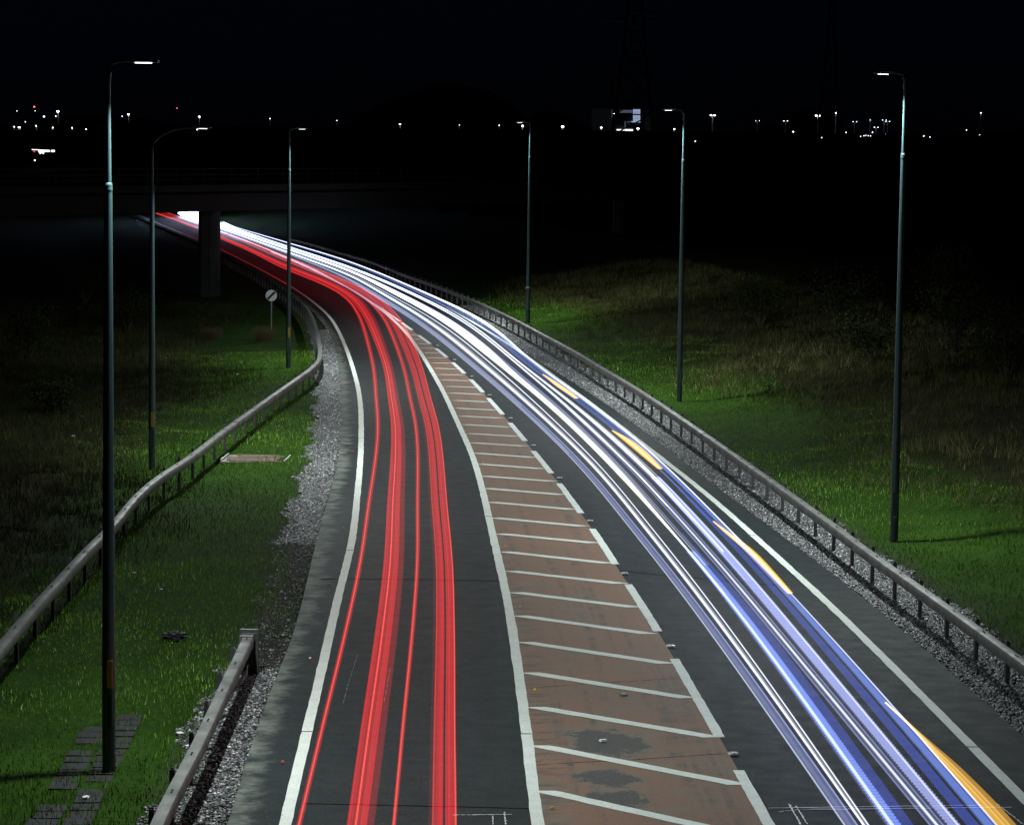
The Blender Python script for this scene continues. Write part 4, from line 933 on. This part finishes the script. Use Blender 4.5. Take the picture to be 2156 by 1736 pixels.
for px, py, sz, col, lab in ((72,225.2,.9,CR,'red light high above the distant road at left'), (92.6,245.6,1.0,CB,'bluish distant light left of the tall left lamp'), (372.6,228,.5,CR,'small red light above the curved street lamp'), (73.4,337.5,.8,CY,'warm lone light below the small left trails'),
                            (35.8,234,.4,CW,'tiny light at far left above the road lamps'), (74,233.6,.4,CW,'tiny light just below the red one'), (117.6,245,.6,CW,'small light touching the tall left lamp post'), (53.4,256.7,.5,CW,'tiny light between the bluish light and road lamps'), (257,245,.5,CW,'tiny light right of the nearest lamp column'),
                            (1464,297.6,.6,CW,'lone small light below the row near the middle right lamp'), (1670,277.6,.8,CW,'small light below the dark wood'), (1730,290,.5,CW,'tiny light below the bright double lamp'), (1781.5,279,.5,CW,'tiny light left of the right cluster'), (1837,279,.6,CW,'small light under the low double lamp'), (1865,283,.5,CW,'tiny light under the close pair of lamps'),
                            (1945,286.6,.6,CW,'small light just right of the tall right street lamp'), (1958,289,.5,CW,'tiny light second right of the tall right street lamp'), (2035,274,.5,CW,'tiny light left of the lone right lamp'), (2062.6,284.6,.5,CW,'tiny light below the lone right lamp'), (1470,430,.35,CW,'faint lone speck in the dark field right of the bridge')):
    dot(px, py, sz, lab, None, col, 5.0)
for px in (1812, 1819, 1823, 1828, 1833): dot(px, 286.5+random.uniform(-1.5, 1), .55, 'tiny white light in the low cluster left of the tall right lamp', 'low light cluster at right', CW, 3.0)
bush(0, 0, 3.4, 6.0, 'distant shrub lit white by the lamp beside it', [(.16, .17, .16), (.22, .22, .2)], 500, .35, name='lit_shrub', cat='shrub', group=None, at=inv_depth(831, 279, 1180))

# lit industrial plant
D_ = 1240.0
def pt(cx, cy): return inv_depth((1400+cx/6.16)*.8624, (150+cy/6.16)*.8624, D_)
m_wallp = M('plant_cladding', (.45, .5, .47), .8); m_dark = M('plant_dark_panel', (.012, .014, .018), .7); m_pane = mat_emit('lit_glazing', (.55, .68, 1.0), .55); m_pane2 = mat_emit('lit_glazing_dim', (.45, .55, .75), .14); m_bright = mat_emit('lit_floor', (.9, .95, 1.0), 1.6)
b0 = pt(280, 1085); plant = empty('industrial_plant', b0); tag(plant, 'lit industrial plant with glazed corner and tall chimney on the skyline', 'building')
def rect(name, x0, y0, x1, y1, mat, out_=0.0, th=1.0, parent=None):
    a = pt(x0, y1)-b0; b = pt(x1, y0)-b0
    o = MB().box(((a[0]+b[0])/2, -out_+th/2, (a[2]+b[2])/2), (b[0]-a[0], th, b[2]-a[2])).build(name, mat, parent or plant); return o
rect('wall', 270, 715, 580, 1085, m_wallp, 0, 26); rect('wall', 1070, 725, 1190, 1085, m_wallp, 0, 26); rect('wall', 585, 700, 1065, 1085, m_dark, -.6, 24)
for k in range(6): rect('window', 700+k*32, 732, 728+k*32, 774, m_pane2, .15, .6)
for r_ in range(4):
    for k in range(3): rect('window', 897+k*37, 722+r_*46, 930+k*37, 763+r_*46, m_pane, .15, .6)
rect('canopy_light', 810, 904, 1005, 916, m_pane, .2, .6); rect('stair_light', 770, 900, 784, 1010, m_pane2, .2, .6); rect('grey_panel', 786, 926, 894, 1014, m_wallp, .1, .6); rect('ground_floor_light', 650, 1022, 770, 1040, m_bright, .2, .6); rect('ground_floor_light', 775, 1022, 894, 1046, m_bright, .2, .6); rect('edge_light', 578, 730, 584, 850, m_pane2, .2, .6)
a = pt(622, 700)-b0; b = pt(622, 215)-b0
MB().lathe([(2.1, 0), (1.7, b[2]-a[2])], 16, (a[0], 10, a[2])).build('chimney', M('chimney_concrete', (.10, .095, .07), .8), plant)
# power line pylons
m_pyl = M('pylon_steel', (.012, .012, .013), .8)
def pylon(px0, px1, ybase, depth, hgt, label):
    a = inv_depth(px0, ybase, depth); b = inv_depth(px1, ybase, depth); cx = (a[0]+b[0])/2; w_ = (b[0]-a[0])/2
    root = empty('pylon', (cx, depth, a[2])); tag(root, label, 'pylon', 'electricity pylons')
    def ww(t): return w_*((1-t)**1.4*.86+.14)
    lv = [0, .10, .20, .30, .40, .50, .60, .70, .80, .90, 1.0]
    for sx in (-1, 1):
        for sy in (-1, 1): MB().tube([(sx*ww(t), sy*ww(t), t*hgt) for t in lv], .16*w_/4, 5).build('leg', m_pyl, root)
    br_ = MB()
    for t0, t1 in zip(lv, lv[1:]):
        for sy in (-1, 1):
            br_.tube([(-ww(t0), sy*ww(t0), t0*hgt), (ww(t1), sy*ww(t1), t1*hgt)], .08*w_/4, 4); br_.tube([(ww(t0), sy*ww(t0), t0*hgt), (-ww(t1), sy*ww(t1), t1*hgt)], .08*w_/4, 4); br_.tube([(-ww(t1), sy*ww(t1), t1*hgt), (ww(t1), sy*ww(t1), t1*hgt)], .08*w_/4, 4)
    br_.build('bracing', m_pyl, root)
    tips = []
    for t, r_ in ((.56, 1.7), (.72, 2.1), (.88, 1.5)):
        arm = MB()
        for sx in (-1, 1):
            tip = (sx*w_*r_, 0, t*hgt); tips.append(tip)
            for sy in (-1, 1): arm.tube([(sx*ww(t), sy*ww(t), t*hgt), tip], .09*w_/4, 4); arm.tube([(sx*ww(t+.05), sy*ww(t+.05), (t+.05)*hgt), tip], .08*w_/4, 4)
        arm.build('cross_arm', m_pyl, root)
    return root, [Vector((cx, depth, a[2]))+Vector(t) for t in tips]
_, t1 = pylon(1290, 1376, 284, 640, 46, 'near pylon silhouetted in front of the lit plant'); _, t2 = pylon(1722, 1768, 274, 1000, 50, 'farther pylon faint among the right hand lamps')
for q, r_ in zip(t1, t2):
    pts = []
    for k in range(17):
        t = k/16; c_ = q.lerp(r_, t); c_.z -= 4*9*t*(1-t); pts.append(c_[:])
    o = MB().tube(pts, .05, 4).build('power_cable', m_pyl); tag(o, 'dark overhead cable on the %s arm between the two pylons' % ('lowest left', 'lowest right', 'middle left', 'middle right', 'top left', 'top right')[t1.index(q)], 'cable', 'overhead cables')

# far road at the left: its barrier and the trails of a passing car
def far_strip(name, a, b, depth, hgt, mat, label, cat, n=1):
    p0 = inv_depth(*a, depth); p1 = inv_depth(*b, depth); root = MB().tube([p0, p1], hgt, 6).build(name, mat); tag(root, label, cat); return root
far_strip('distant_barrier', (30, 278.5), (440, 289.5), 905, .16, m_fpole, 'thin pale barrier line along the distant road', 'barrier')
for i, (pts, hh, col, lab) in enumerate(((((82.2,317.5),(104,318)), .30, CW, 'white streak of distant headlights, long piece'), (((107.5,318),(115,318)), .30, CW, 'white streak of distant headlights, short right piece'), (((82.2,318),(85.8,323.5)), .26, CW, 'left hook of the distant headlight streak'), (((88,318),(92,323.5)), .26, CW, 'right hook of the distant headlight streak'), (((69.5,317.3),(73.6,320)), .18, CR, 'tiny red streak left of the distant headlight streak'), (((67,315),(84,315.8)), .10, CW, 'thin pale streak above the distant headlight streak'))):
    far_strip('distant_light_streak', pts[0], pts[1], 600, hh*.8, fl(col, 2.0 if col == CW else .8), lab, 'light trail')
